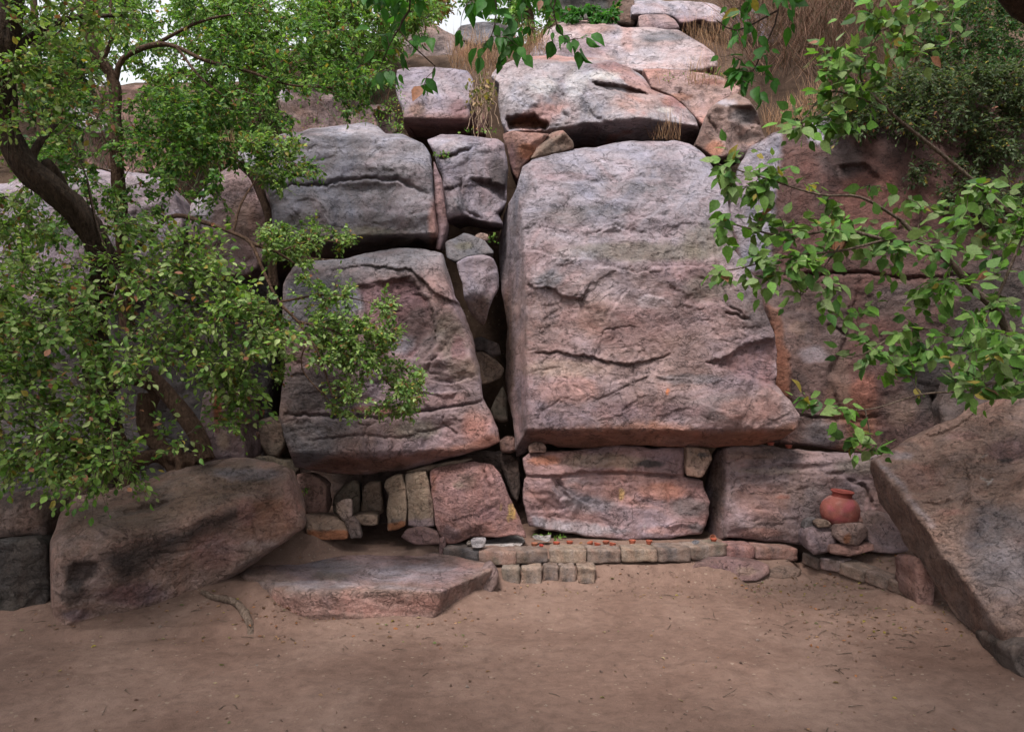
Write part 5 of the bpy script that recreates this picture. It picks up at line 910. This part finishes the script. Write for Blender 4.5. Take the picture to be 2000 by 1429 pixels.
# ---- the leaning old tree on the left and its curtain of leaves
tree('leaning_tree', 'old gnarled tree leaning left behind the large left boulder, its leafy curtain hanging low', 'tree',
     [([(228,955,5.50),(222,880,5.45),(200,800,5.4),(182,700,5.35),(188,600,5.25),(205,515,5.1),(165,430,5.0),(95,362,4.9),(35,310,4.85),(5,230,4.8),(12,110,4.75),(35,-80,4.7)], .085, .06), ([(205,515,5.1),(178,445,5.12),(132,395,5.1),(98,330,5.0),(90,318,5.0)], .085, .03), ([(95,362,4.9),(60,340,4.95),(70,290,5.0),(110,240,5.1)],.04,.015),
      ([(188,600,5.2),(120,600,4.9),(60,640,4.7),(0,650,4.5)], .02, .008), ([(205,515,5.1),(290,560,4.9),(400,600,4.75),(500,640,4.7)], .018, .006), ([(182,700,5.3),(240,730,4.95),(180,830,4.6),(140,870,4.5),(60,830,4.45)], .014, .005), ([(205,540,5.1),(170,350,4.7),(200,470,4.5),(250,560,4.5)],.006,.004), ([(140,870,4.5),(230,880,4.45),(300,850,4.5),(345,860,4.5)],.006,.003), ([(12,110,4.75),(120,40,4.9),(240,30,5.0)],.03,.01)],
     [([(-40,470),(120,520),(260,500),(420,520),(520,600),(600,660),(560,690),(480,700),(470,760),(420,740),(330,700),(240,680),(120,700),(-40,720)], 165, 4.25, 5.0), ([(-40,560),(120,600),(300,600),(300,700),(200,760),(120,760),(-40,760)], 60, 4.1, 4.6), ([(-40,700),(110,720),(240,780),(260,880),(180,950),(60,940),(-40,900)], 115, 4.0, 4.8), ([(380,700),(480,700),(500,760),(470,830),(462,880),(430,820)], 28, 4.6, 4.9),
      ([(200,420),(420,470),(420,540),(260,540)], 45, 4.5, 5.2), ([(-40,360),(40,380),(100,450),(130,520),(-40,500)], 26, 4.6, 5.2), ([(100,880),(330,830),(350,880),(300,930),(220,960),(120,960)], 16, 4.3, 4.7), ([(-30,-40),(260,-40),(240,60),(120,120),(-30,160)], 60, 4.4, 5.2), ([(-30,100),(200,60),(210,230),(120,280),(-30,260)], 26, 4.4, 4.7)],
     leaf=(.044, .68), per=(1, 6), spurs=6, spur=(.08, .24), lt=.55, odd=.05, bark=M_BARK,
     extra_roots=[([(296,730,5.55),(330,775,5.5),(352,800,5.46),(385,850,5.42),(402,898,5.38)], .05, .055), ([(225,860,5.45),(260,900,5.4),(300,890,5.45),(330,905,5.5),(345,935,5.45)], .06, .035), ([(222,850,5.45),(250,930,5.36),(235,960,5.32),(215,965,5.3)], .07, .04), ([(290,770,5.6),(285,830,5.55),(320,880,5.5),(385,905,5.5)], .06, .05), ([(190,760,5.45),(260,740,5.55),(310,760,5.6)], .05, .05), ([(345,860,5.5),(352,900,5.45),(350,940,5.42)], .03, .03)])
# ---- slender tree behind it
tree('slender_tree', 'slender upright tree with peeling bark in the upper left, forking near the top', 'tree',
     [([(250,640,6.35),(240,500,6.25),(233,385,6.15),(226,270,6.05),(224,165,6.0),(190,105,5.95),(168,45,5.9),(150,-60,5.9)], .058, .03), ([(224,165,6.0),(240,115,5.95),(300,88,5.9),(345,92,5.9),(400,118,5.85),(480,138,5.8),(560,165,5.75),(650,172,5.7)], .022, .005), ([(190,105,5.95),(175,30,5.95),(172,-60,5.95)], .03, .02), ([(205,110,5.95),(222,60,5.9),(215,15,5.9),(240,-40,5.9)], .018, .008),
      ([(345,92,5.9),(390,150,5.8),(440,190,5.75)], .012, .005), ([(228,300,6.05),(205,270,6.0),(190,230,6.0)], .012, .005), ([(300,88,5.9),(400,40,5.9),(520,20,5.9)], .014, .005), ([(235,340,6.1),(180,325,6.0)],.01,.004), ([(226,270,6.05),(330,285,5.9),(430,300,5.8),(500,330,5.7)],.01,.004)],
     [([(-40,120),(120,100),(180,200),(150,300),(60,320),(-40,280)], 120, 5.6, 6.4), ([(160,-30),(520,-30),(720,40),(700,150),(560,220),(420,190),(300,130),(180,60)], 160, 5.4, 6.4), ([(260,170),(420,190),(560,220),(620,260),(540,300),(400,360),(300,340),(250,260)], 120, 5.4, 6.4), ([(20,300),(240,300),(420,330),(460,440),(220,480),(20,480)], 90, 5.2, 6.2), ([(180,160),(400,180),(560,240),(480,330),(200,300)], 80, 5.6, 6.4), ([(470,250),(540,280),(640,330),(570,370),(520,360)], 36, 5.3, 5.6), ([(680,130),(770,160),(740,220),(640,230)], 20, 5.6, 6.0)],
     leaf=(.041, .62), pal=G_DEEP[:2]+G_BACK, per=(1, 7), spurs=5, odd=.03, bark=M_BARKR)
# ---- thorny bush arching over the dark boulder
tree('thorny_bush', 'thorny bush with reddish arching branch and tiny leaves, spilling over the dark slanting boulder', 'bush',
     [([(250,500,5.3),(330,425,5.2),(400,435,5.1),(455,455,5.05),(490,475,5.0),(515,530,4.95),(545,590,4.9),(582,628,4.88),(622,690,4.85),(650,775,4.85)], .019, .005), ([(490,475,5.0),(540,492,5.0),(580,518,5.05)], .014, .005), ([(582,628,4.88),(660,650,4.9),(730,720,4.95),(800,790,5.0)], .009, .003), ([(545,590,4.9),(640,575,4.95),(720,590,5.0)], .008, .003), ([(455,455,5.05),(470,400,5.1),(500,350,5.2)], .01, .004), ([(540,492,5.0),(620,470,5.1),(690,480,5.2)],.006,.003), ([(600,660,4.87),(590,720,4.9),(650,790,4.9)],.006,.003)],
     [([(560,540),(640,530),(770,570),(780,650),(740,700),(690,690),(600,640)], 130, 4.8, 5.25), ([(600,640),(740,690),(830,730),(820,790),(800,820),(700,800),(640,760),(590,700)], 150, 4.75, 5.25), ([(500,430),(600,430),(700,460),(680,500),(600,530),(520,500)], 70, 4.9, 5.4), ([(460,240),(560,260),(650,340),(560,380),(500,350)], 36, 5.1, 5.5), ([(420,560),(560,600),(560,740),(540,780),(500,740),(470,640)], 60, 4.8, 5.2), ([(640,790),(700,790),(690,830),(650,820)], 10, 4.9, 5.1)],
     leaf=(.032, .66), pal=G_BUSH+[(.17, .26, .10)], per=(1, 6), spurs=5, spur=(.03, .09), odd=.05, bark=M_BARKR, sides=10, flute=0.05, lt=.28, twig_r=.003)
tag(Tubes().add(catmull([W(*p) for p in [(470,322,6.55),(490,340,6.5),(510,380,6.45),(524,420,6.35),(530,470,6.25),(535,560,6.2)]], .05), .032, 14, .3, 3, .2).build('bare_stem', M_BARKR), 'bare dark reddish stem between the pink-white boulder and the pale banded boulder', 'stem')
# ---- broad-leaved tree on the right
tree('broad_leaved_tree', 'broad leaved tree reaching in from the right edge over the red cliff wall', 'tree',
     [([(2080,900,4.9),(2010,720,4.75),(1975,660,4.7),(1940,600,4.68),(1895,560,4.65),(1860,515,4.6),(1800,470,4.6),(1760,430,4.6)], .04, .014), ([(1850,508,4.6),(1800,475,4.55),(1730,468,4.5),(1640,448,4.5),(1540,462,4.5),(1440,440,4.5),(1400,428,4.5)], .013, .004), ([(1730,468,4.5),(1640,490,4.45),(1540,500,4.4),(1440,525,4.4),(1385,530,4.4)], .008, .003), ([(1760,430,4.6),(1680,385,4.5),(1600,380,4.5),(1500,350,4.5),(1400,320,4.5)], .010, .003),
      ([(2120,600,4.9),(2040,480,4.85),(1950,398,4.8),(1880,335,4.75),(1800,270,4.7),(1745,225,4.7),(1700,180,4.7)], .022, .007), ([(1745,225,4.7),(1680,150,4.65),(1720,60,4.6)], .008, .003), ([(1700,200,4.7),(1620,180,4.65),(1560,245,4.6)], .008, .003), ([(1975,660,4.7),(1880,660,4.6),(1780,640,4.55),(1690,690,4.5),(1640,700,4.5)], .012, .004), ([(2010,720,4.75),(1900,760,4.6),(1800,770,4.5),(1690,800,4.45),(1580,790,4.45)], .008, .003), ([(1690,800,4.45),(1700,850,4.45),(1715,890,4.45)], .004, .002), ([(1640,480,4.5),(1580,560,4.45),(1550,590,4.45)],.005,.003), ([(1940,600,4.68),(1990,480,4.6),(2020,400,4.6)],.01,.004)],
     [([(1392,310),(1440,300),(1560,350),(1640,380),(1640,420),(1520,400),(1420,370)], 26, 4.4, 4.6), ([(1390,415),(1480,415),(1640,430),(1640,480),(1500,465),(1400,445)], 26, 4.4, 4.6), ([(1365,525),(1440,500),(1560,480),(1640,500),(1540,550),(1420,560)], 26, 4.3, 4.5), ([(1600,430),(1760,440),(1850,480),(1860,560),(1700,540),(1620,510)], 36, 4.4, 4.8), ([(1540,555),(1620,545),(1640,590),(1560,600)], 8, 4.4, 4.5), ([(1640,600),(1760,590),(1800,700),(1760,780),(1640,740)], 24, 4.4, 4.8), ([(1780,560),(2020,540),(2040,760),(1900,780),(1780,700)], 58, 4.4, 4.9), ([(1850,640),(2010,640),(2010,780),(1900,780),(1860,720)], 24, 4.1, 4.4), ([(1850,400),(2020,360),(2020,560),(1880,560)], 40, 4.5, 5.0), ([(1560,765),(1690,790),(1680,810),(1570,805)], 8, 4.4, 4.5), ([(1670,830),(1730,850),(1720,900),(1660,870)], 6, 4.4, 4.5),
      ([(1545,200),(1620,150),(1720,150),(1740,240),(1640,270),(1550,260)], 34, 4.5, 4.8), ([(1570,100),(1680,80),(1720,130),(1600,160)], 16, 4.5, 4.8), ([(1660,-20),(1880,-20),(1890,100),(1760,120),(1680,70)], 30, 4.4, 4.8), ([(1640,340),(1760,380),(1860,360),(1900,300),(1990,330),(1900,420),(1740,450)], 14, 4.6, 5.0)],
     leaf=(.088, .70), pal=G_BROAD, tmpl=LEAF_P, per=(1, 3), spurs=2, spur=(.06, .13), odd=.02, bark=M_TWIG, sides=10, flute=.03, hang=.3, lt=.3, twig_r=.003, upn=.8, face_cam=.75, flat=True)
# ---- bough hanging in from overhead, plus unseen leaf boxes added to shade the foreground
tree('overhanging_tree', 'bough overhead plus unseen canopy added for shade, pointed leaves hanging into the top of the photo', 'tree',
     [([(2200,260,3.6),(2080,80,3.4),(1985,0,3.3),(1900,-90,3.2),(1700,-150,3.1),(1450,-170,3.05),(1150,-180,3.0),(900,-170,3.0),(700,-150,3.0)], .06, .012), ([(1450,-170,3.05),(1500,-60,3.1),(1520,20,3.1),(1490,100,3.1),(1470,140,3.1)], .006, .002), ([(1150,-180,3.0),(1110,-60,3.05),(1080,20,3.05),(1100,70,3.05)], .006, .002), ([(900,-170,3.0),(810,-60,3.0),(800,20,3.0),(780,60,3.0),(850,130,3.0)], .006, .002), ([(1000,-180,3.0),(960,-80,3.0),(970,20,3.0),(960,70,3.0)], .005, .002), ([(800,20,3.0),(760,90,3.0),(740,140,3.0)],.003,.0015), ([(1520,20,3.1),(1440,60,3.1),(1400,40,3.1)],.004,.002), ([(700,-150,3.0),(680,-40,3.0),(690,20,3.0)],.004,.002)],
     [([(1060,20),(1150,70),(1120,120),(1090,100)], 8, 3.0, 3.1), ([(880,0),(1080,-20),(1080,60),(1020,110),(900,70)], 24, 2.9, 3.2), ([(700,-20),(820,-20),(850,80),(760,150),(700,100)], 15, 2.9, 3.2), ([(800,100),(860,130),(840,180),(810,160)], 3, 2.95, 3.1), ([(1370,40),(1440,10),(1540,30),(1550,120),(1490,190),(1430,160),(1380,90)], 22, 3.0, 3.25), ([(1360,-30),(1620,-30),(1600,20),(1400,30)], 14, 3.0, 3.2), ([(660,-60),(1120,-60),(1100,0),(700,0)], 26, 2.9, 3.2), ([(930,60),(1010,70),(990,130),(940,120)], 5, 3.0, 3.1), ('box', (-6.,-1.0,3.4), (-1.0,2.6,4.7), 480), ('box', (.9,-1.0,3.4), (6.,2.6,4.7), 430), ('box', (-1.4,.2,3.6), (1.3,1.9,4.7), 90), ('box', (-6.0,1.5,4.2), (-2.4,4.4,5.2), 140), ('box', (2.8,1.5,3.9), (6.0,4.6,5.2), 120)],
     leaf=(.068, .60), pal=G_HANG, per=(1, 2), spurs=1, spur=(.03, .06), odd=.01, bark=M_BARK, sides=10, flute=.05, hang=1.0, lt=.22, twig_r=.0018, tmpl=LEAF_P, face_cam=.7, upn=.35)
# ---- trees beyond the rocks
bt = [('thin trunked pale green tree on the slope behind the purplish rounded boulder', [([(690,240,8.6),(688,120,8.6),(694,20,8.6),(700,-90,8.6)], .06, .03), ([(690,100,8.6),(740,20,8.5),(800,-30,8.5)], .02, .006)], [([(600,-30),(840,-30),(860,20),(800,60),(760,120),(720,190),(620,200)], 230, 7.6, 9.2)]),
      ('pale green tree with twin stems on the slope, left of the thin trunked one', [([(640,235,8.9),(646,120,8.9),(640,0,8.9),(636,-80,8.9)], .07, .03), ([(644,140,8.9),(600,60,8.9),(560,-20,8.9)], .035, .01)], [([(440,-30),(700,-30),(690,100),(640,230),(520,250),(460,120)], 330, 7.8, 9.6)]),
      ('feathery green tree on the far left slope, seen between the forking trunks', [([(430,330,8.8),(425,200,8.8),(440,60,8.8),(440,-60,8.8)], .06, .03)], [([(150,-30),(500,-30),(540,150),(540,260),(480,330),(380,340),(330,290),(270,150),(150,100)], 400, 7.7, 9.6)]),
      ('dark green tree at the left edge, far behind the leaning trunk', [([(90,330,9.5),(80,200,9.5),(70,60,9.5),(60,-60,9.5)], .07, .03)], [([(-40,60),(120,40),(200,120),(180,260),(60,330),(-40,300)], 200, 8.6, 10.0)]),
      ('green tree on the skyline right of the bright sky gap, behind the hanging leaves', [([(1040,110,11.4),(1035,40,11.4),(1020,-40,11.4)], .08, .04)], [([(990,-30),(1100,-30),(1105,60),(1060,100),(1010,90)], 80, 10.6, 12.0), ([(860,-30),(1000,-30),(1000,10),(900,6)], 26, 10.8, 12.0), ([(940,10),(1000,20),(1000,60),(960,50)], 8, 10.8, 12)]),
      ('brown dry leafless-looking tree above the humped grey boulder at the sky gap', [([(815,60,11.6),(812,0,11.6),(818,-60,11.6)], .06, .03)], [([(770,-30),(880,-30),(870,30),(800,50)], 60, 11.0, 12.0)])]
for i, (lab, st, rg) in enumerate(bt):
    tree('slope_tree', lab, 'tree', st, rg, leaf=(.06, .5) if i < 3 else (.075, .55), pal=G_BACK if i != 3 else G_DEEP, per=(1, 7), spurs=6, spur=(.08, .2), odd=.04 if i != 5 else .5, bark=M_BARKR, sides=8, flute=.04, lt=.5, group='trees on the slope behind', twig_r=.005, hang=.4)
# ---- shrubs on the right-hand slope
sh = [('dense dark small leaved shrub filling the upper right slope, behind the broad leaves', [([(1880,330,7.6),(1870,240,7.6),(1880,130,7.7),(1890,40,7.8)], .03, .01), ([(1870,240,7.6),(1960,160,7.6),(2020,80,7.6)], .02, .006)], [([(1800,-30),(2040,-30),(2040,330),(1900,330),(1760,300),(1760,200),(1800,120)], 620, 7.2, 8.6)], G_OLIVE+G_DEEP),
      ('olive leafy shrub hanging over the top of the red cliff wall', [([(1780,300,7.2),(1770,260,7.15),(1740,270,7.0)], .015, .006)], [([(1600,215),(1720,150),(2040,130),(2040,420),(1900,440),(1800,370),(1700,290)], 520, 6.2, 6.9)], G_OLIVE)]
for lab, st, rg, pal in sh:
    tree('shrub', lab, 'shrub', st, rg, leaf=(.042, .5), pal=pal, per=(1, 7), spurs=8, spur=(.06, .2), odd=.03, bark=M_TWIG, sides=7, flute=0, lt=.4, group='shrubs on the right slope', twig_r=.003)
tree('green_bush', 'fresh green low bush against the dark shaded boulder at the top edge', 'bush', [([(1150,50,9.3),(1150,20,9.25),(1155,10,9.2)], .015, .006)], [([(1095,28),(1150,8),(1200,20),(1215,42),(1160,44),(1100,42)], 40, 8.9, 9.3)], leaf=(.07, .6), pal=G_HANG, per=(1, 6), spurs=4, bark=M_TWIG, sides=6, flute=0, odd=.02)
# ---- dry scrub, dry grass
def scatter_stalks(name, label, polys, hgt, rad, cols, cat, leaf_n=0, leafc=None, lean=.25, zfun=None):
    V = []; Q = []; Cc = []; n0 = 0
    for poly, n, y0, y1 in polys:
        P = pts_in(poly, n, y0, y1)
        for p in P:
            h = hgt*rng.uniform(.5, 1.3); d = np.array([rng.normal(0, lean), rng.normal(0, lean), 1.0]); e = p+d*h; m = p+d*h*.5+rng.normal(0, .06*h, 3); w = rad*rng.uniform(.6, 1.3); a = rng.uniform(0, 3.14); s = np.array([math.cos(a), math.sin(a), 0])*w; s2 = np.array([-math.sin(a), math.cos(a), 0])*w
            V += [p+s, p-s*.5+s2*.87, p-s*.5-s2*.87, m+s*.8, m-s*.4+s2*.7, m-s*.4-s2*.7, e]; c = np.array(cols[rng.integers(len(cols))])*rng.uniform(.7, 1.25); Cc += [c]*7
            Q += [[n0, n0+1, n0+4, n0+3], [n0+1, n0+2, n0+5, n0+4], [n0+2, n0, n0+3, n0+5], [n0+3, n0+4, n0+6, n0+6], [n0+4, n0+5, n0+6, n0+6], [n0+5, n0+3, n0+6, n0+6]]; n0 += 7
    Q = np.array(Q); tri = Q[:, 2] == Q[:, 3]
    return tag(mesh_np(name, np.array(V), [Q[~tri], Q[tri][:, :3]], M_LEAF, np.clip(np.array(Cc), .005, .9)), label, cat, kind='stuff')
DRY = [(.36, .21, .12), (.30, .17, .10), (.42, .27, .17), (.22, .13, .08)]
scatter_stalks('dry_grass', 'dry straw coloured grass tufts on the upper rocks', [([(1485,250),(1560,235),(1570,265),(1510,275)], 240, 6.95, 7.3), ([(1560,200),(1620,190),(1640,225),(1580,240)], 120, 7.0, 7.6), ([(1330,70),(1420,70),(1430,130),(1380,120)], 260, 8.6, 9.4), ([(1000,80),(1070,90),(1060,120),(1000,125)], 220, 8.2, 8.8), ([(880,100),(960,95),(970,135),(880,140)], 320, 8.0, 9.0), ([(900,125),(985,120),(980,160),(910,150)], 160, 7.9, 8.1), ([(1270,160),(1400,150),(1440,180),(1300,170)], 60, 7.5, 7.7), ([(1270,268),(1330,265),(1330,276),(1270,276)], 50, 7.05, 7.1), ([(100,170),(200,150),(220,230),(140,240)], 180, 8.8, 9.4), ([(380,300),(480,270),(480,330),(400,350)], 160, 7.2, 8.2)], .26, .0022, DRY, 'grass')
scatter_stalks('dry_scrub', 'tangle of brown dry scrub covering the upper right slope', [([(1440,-30),(1850,-30),(1850,240),(1600,215),(1500,180),(1440,100)], 7500, 7.8, 10.5), ([(1380,-30),(1460,-30),(1460,60),(1420,30)], 200, 9.5, 11)], .40, .0035, [(.21, .12, .085), (.15, .085, .06), (.30, .18, .13), (.13, .10, .06)], 'scrub', lean=.7)
scatter_stalks('scrub_undergrowth', 'tangle of brown and green undergrowth on the left slope behind the trunks', [([(100,300),(500,200),(760,180),(760,250),(500,260),(360,400),(160,400)], 1100, 7.4, 9.2)], .30, .003, [(.17, .095, .065), (.10, .075, .045), (.09, .13, .05), (.06, .10, .04)], 'undergrowth', lean=.6)
# small sprouts between the rocks and on the ledges
def sprouts(name, label, polys, L, pal, cat, hang=.2, down=0.):
    lv = Leaves()
    for poly, n, y0, y1 in polys:
        P = pts_in(poly, n, y0, y1); dv = rng.normal(0, .6, (n, 3))+np.array([0, 0, .5-down]); lv.add(P, dv, rng.normal(0, .5, (n, 3))+np.array([0, -.4, .5]), L*rng.uniform(.5, 1.2, n), leaf_cols(n, pal, .08))
    r = empty('x', (0, 0, 0)); o = lv.build(name, M_LEAF, r, .5); o.parent = None; o.location = (0, 0, 0); bpy.data.objects.remove(r); return tag(o, label, cat, kind='stuff')
sprouts('weeds', 'small green weeds sprouting in the cracks between rocks', [([(1040,1046),(1100,1046),(1100,1050),(1040,1050)], 40, 5.95, 5.98), ([(845,298),(880,296),(876,308),(848,306)], 40, 6.62, 6.68), ([(592,958),(602,956),(600,972),(594,970)], 14, 5.75, 5.8), ([(750,200),(790,180),(790,262),(760,262)], 120, 7.1, 7.4), ([(1270,150),(1400,135),(1440,160),(1400,150),(1300,160)], 70, 7.6, 7.9), ([(950,460),(970,455),(972,475),(955,475)], 20, 6.3, 6.4), ([(540,240),(780,210),(780,255),(560,262)], 160, 7.0, 7.6), ([(890,250),(970,250),(970,262),(890,262)], 30, 6.8, 6.9), ([(0,880),(100,920),(90,980),(0,960)], 90, 4.7, 5.0)], .03, G_BACK, 'weeds')
# hanging dry roots and creeper by the purple stone
r = empty('dry_creeper', tuple(W(945, 150, 7.3)), 'withered creeper with pale dry roots hanging beside the big white-streaked boulder', 'creeper')
tb = Tubes(); lv = Leaves()
for k in range(26):
    x0 = 940+rng.normal(0, 9); pp = [W(x0+4, 140+rng.uniform(0, 40), 7.25), W(x0+rng.normal(0, 6), 195+rng.uniform(-15, 20), 7.12), W(x0+rng.normal(2, 9), 225+rng.uniform(0, 48), 7.05)]
    P = catmull(pp, .05); P += rng.normal(0, .008, P.shape); tb.add(P, .004, 4)
    n = 7; b = P[rng.integers(0, max(1, len(P)*2//3), n)]; lv.add(b+rng.normal(0, .03, (n, 3)), rng.normal(0, .5, (n, 3))+np.array([0, 0, -.6]), rng.normal(0, .5, (n, 3))+np.array([0, -.6, .3]), np.full(n, .045)*rng.uniform(.6, 1.3, n), leaf_cols(n, [(.30, .20, .11), (.20, .15, .07), (.10, .13, .04)], .1))
tb.build('roots', bark_mat('dry_root', (.20, .13, .09), (.42, .30, .22)), r); lv.build('foliage', M_LEAF, r, .55)
# root snaking over the earth under the left boulder
P = catmull([W(*p) for p in [(0,0,1)]*2], .02) if False else catmull([on_ground(a, b, l) for a, b, l in [(396,1156,.0),(412,1164,.012),(436,1169,.02),(457,1174,.02),(472,1187,.02),(484,1207,.02),(490,1228,.01),(488,1246,-.02)]], .02)
tag(Tubes().add(P, np.interp(np.linspace(0, 1, len(P)), [0, .3, .7, 1], [.015, .02, .024, .018])*(1+.12*fbm(P*14, 2, 5)), 14, .25, 4, .06).build('tree_root', bark_mat('weathered_root', (.10, .068, .05), (.24, .175, .14))), 'bare tree root curling over the earth between the left boulder and the flat slab', 'root')
# ---- litter on the ground
def litter(name, label, n_, size, pal, cat, areas, stick=False):
    lv = Leaves(); tb = Tubes()
    for (x0, x1, y0, y1, n) in areas:
        x = rng.uniform(x0, x1, n); Y = rng.uniform(y0, y1, n); w = fbm(np.stack([x*1.6, Y*1.6, 0*x+n], 1), 3, 88); k = w > rng.uniform(-.6, .5, n); x, Y = x[k], Y[k]; m = len(x)
        z = ground_z(x, Y)+.004; b = np.stack([x, Y, z], 1); a = rng.uniform(0, 6.28, m); dv = np.stack([np.cos(a), np.sin(a), rng.normal(0.05, .12, m)], 1)
        if stick:
            for i in range(m):
                L = size*rng.uniform(.4, 1.5); q = np.stack([b[i], b[i]+dv[i]*L*.5+rng.normal(0, .1*L, 3)*np.array([1, 1, .0])+np.array([0, 0, .003]), b[i]+dv[i]*L]); tb.add(q, [.0022, .002, .0012], 4)
        else: lv.add(b, dv, rng.normal(0, .3, (m, 3))+np.array([0, 0, 1.]), size*rng.uniform(.4, 1.2, m), leaf_cols(m, pal, .08))
    if stick: return tag(tb.build(name, M_TWIG), label, cat, kind='stuff')
    r = empty('x', (0, 0, 0)); o = lv.build(name, M_LEAF, r, .6); o.parent = None; o.location = (0, 0, 0); bpy.data.objects.remove(r); return tag(o, label, cat, kind='stuff')
AR = [(-3.2, 3.0, 3.2, 5.6, 260), (1.6, 3.1, 4.3, 5.8, 700), (-3.2, -.2, 4.3, 4.9, 260), (-.2, 2.2, 5.2, 5.65, 200), (-1.6, -1.0, 4.6, 5.2, 120), (-.5, 1.6, 5.7, 5.95, 40), (2.2, 3.0, 5.3, 5.9, 220)]
litter('leaf_litter', 'scattered fallen leaves and leaf crumbs on the earth', 0, .026, [(.20, .11, .07), (.14, .075, .05), (.30, .18, .11), (.26, .20, .13), (.10, .06, .045), (.34, .14, .06), (.14, .17, .07)], 'fallen leaves', AR)
litter('twig_litter', 'thin broken twigs scattered on the earth', 0, .07, None, 'twigs', [(-3.2, 3.0, 3.2, 5.6, 170), (1.5, 3.1, 4.2, 5.8, 130)], True)
# grit
V = []; Q = []; Cc = []; ico = np.array([[1,0,0],[-1,0,0],[0,1,0],[0,-1,0],[0,0,.8],[0,0,-.6]]); fa = np.array([[0,2,4],[2,1,4],[1,3,4],[3,0,4],[2,0,5],[1,2,5],[3,1,5],[0,3,5]])
x = np.concatenate([rng.uniform(-3.3, 3.2, 1500), rng.uniform(1.4, 3.1, 600), rng.uniform(-.5, 2.2, 400)]); Y = np.concatenate([3.1+2.6*rng.random(1500)**1.2, rng.uniform(4.0, 5.8, 600), rng.uniform(5.2, 5.7, 400)]); z = ground_z(x, Y); s = .0022+.0075*rng.random(len(x))**4
V = (ico[None]+rng.normal(0, .25, (len(x), 6, 3)))*s[:, None, None]+np.stack([x, Y, z+s*.3], 1)[:, None, :]; c = np.array([[.15, .098, .075], [.19, .13, .10], [.10, .065, .05], [.22, .165, .135]])[rng.integers(0, 4, len(x))]
tag(mesh_np('grit', V.reshape(-1, 3), [(fa[None]+(np.arange(len(x))*6)[:, None, None]).reshape(-1, 3)], M_BRICK, np.repeat(c, 6, 0), smooth=False), 'small pebbles and grit strewn over the earth', 'pebbles', kind='stuff')
# ================================================================== camera, light, sky
cam = bpy.data.cameras.new('camera'); cam.sensor_width = 36; cam.lens = F/2000*36; cam.clip_end = 500; cam.clip_start = .05
co = bpy.data.objects.new('camera', cam); co.location = (0, 0, H); co.rotation_euler = (math.radians(90), 0, 0); COL.objects.link(co); scene.camera = co
w = bpy.data.worlds.new('World'); scene.world = w; w.use_nodes = True; nt = w.node_tree; nt.nodes.clear(); t = NT(nt)
SE, SR = 64, 205
sky = t.n('ShaderNodeTexSky', sky_type='NISHITA'); sky.sun_disc = False; sky.sun_elevation = math.radians(SE); sky.sun_rotation = math.radians(SR); sky.air_density = 1.0; sky.dust_density = 3.0
hs = t.n('ShaderNodeHueSaturation', {'Saturation': .15, 'Color': sky.outputs[0]})
bg = t.n('ShaderNodeBackground', {'Color': hs.outputs[0], 'Strength': SKY}); ow = t.n('ShaderNodeOutputWorld'); nt.links.new(bg.outputs[0], ow.inputs[0])
sl = bpy.data.lights.new('sun', 'SUN'); sl.energy = 1.5; sl.angle = math.radians(14); sl.color = (1, .94, .88)
so = bpy.data.objects.new('sun', sl); COL.objects.link(so)
az = math.radians(SR); el = math.radians(SE)
from mathutils import Vector
sd = Vector((math.sin(az)*math.cos(el), math.cos(az)*math.cos(el), math.sin(el)))
so.rotation_euler = sd.to_track_quat('Z', 'Y').to_euler(); so.location = (0, 0, 12)
scene.view_settings.view_transform = 'Standard'; scene.view_settings.look = 'None'; scene.view_settings.gamma = 1; scene.view_settings.exposure = EXPOSURE
scene.cycles.max_bounces = 6; scene.cycles.diffuse_bounces = 3; scene.cycles.use_denoising = True
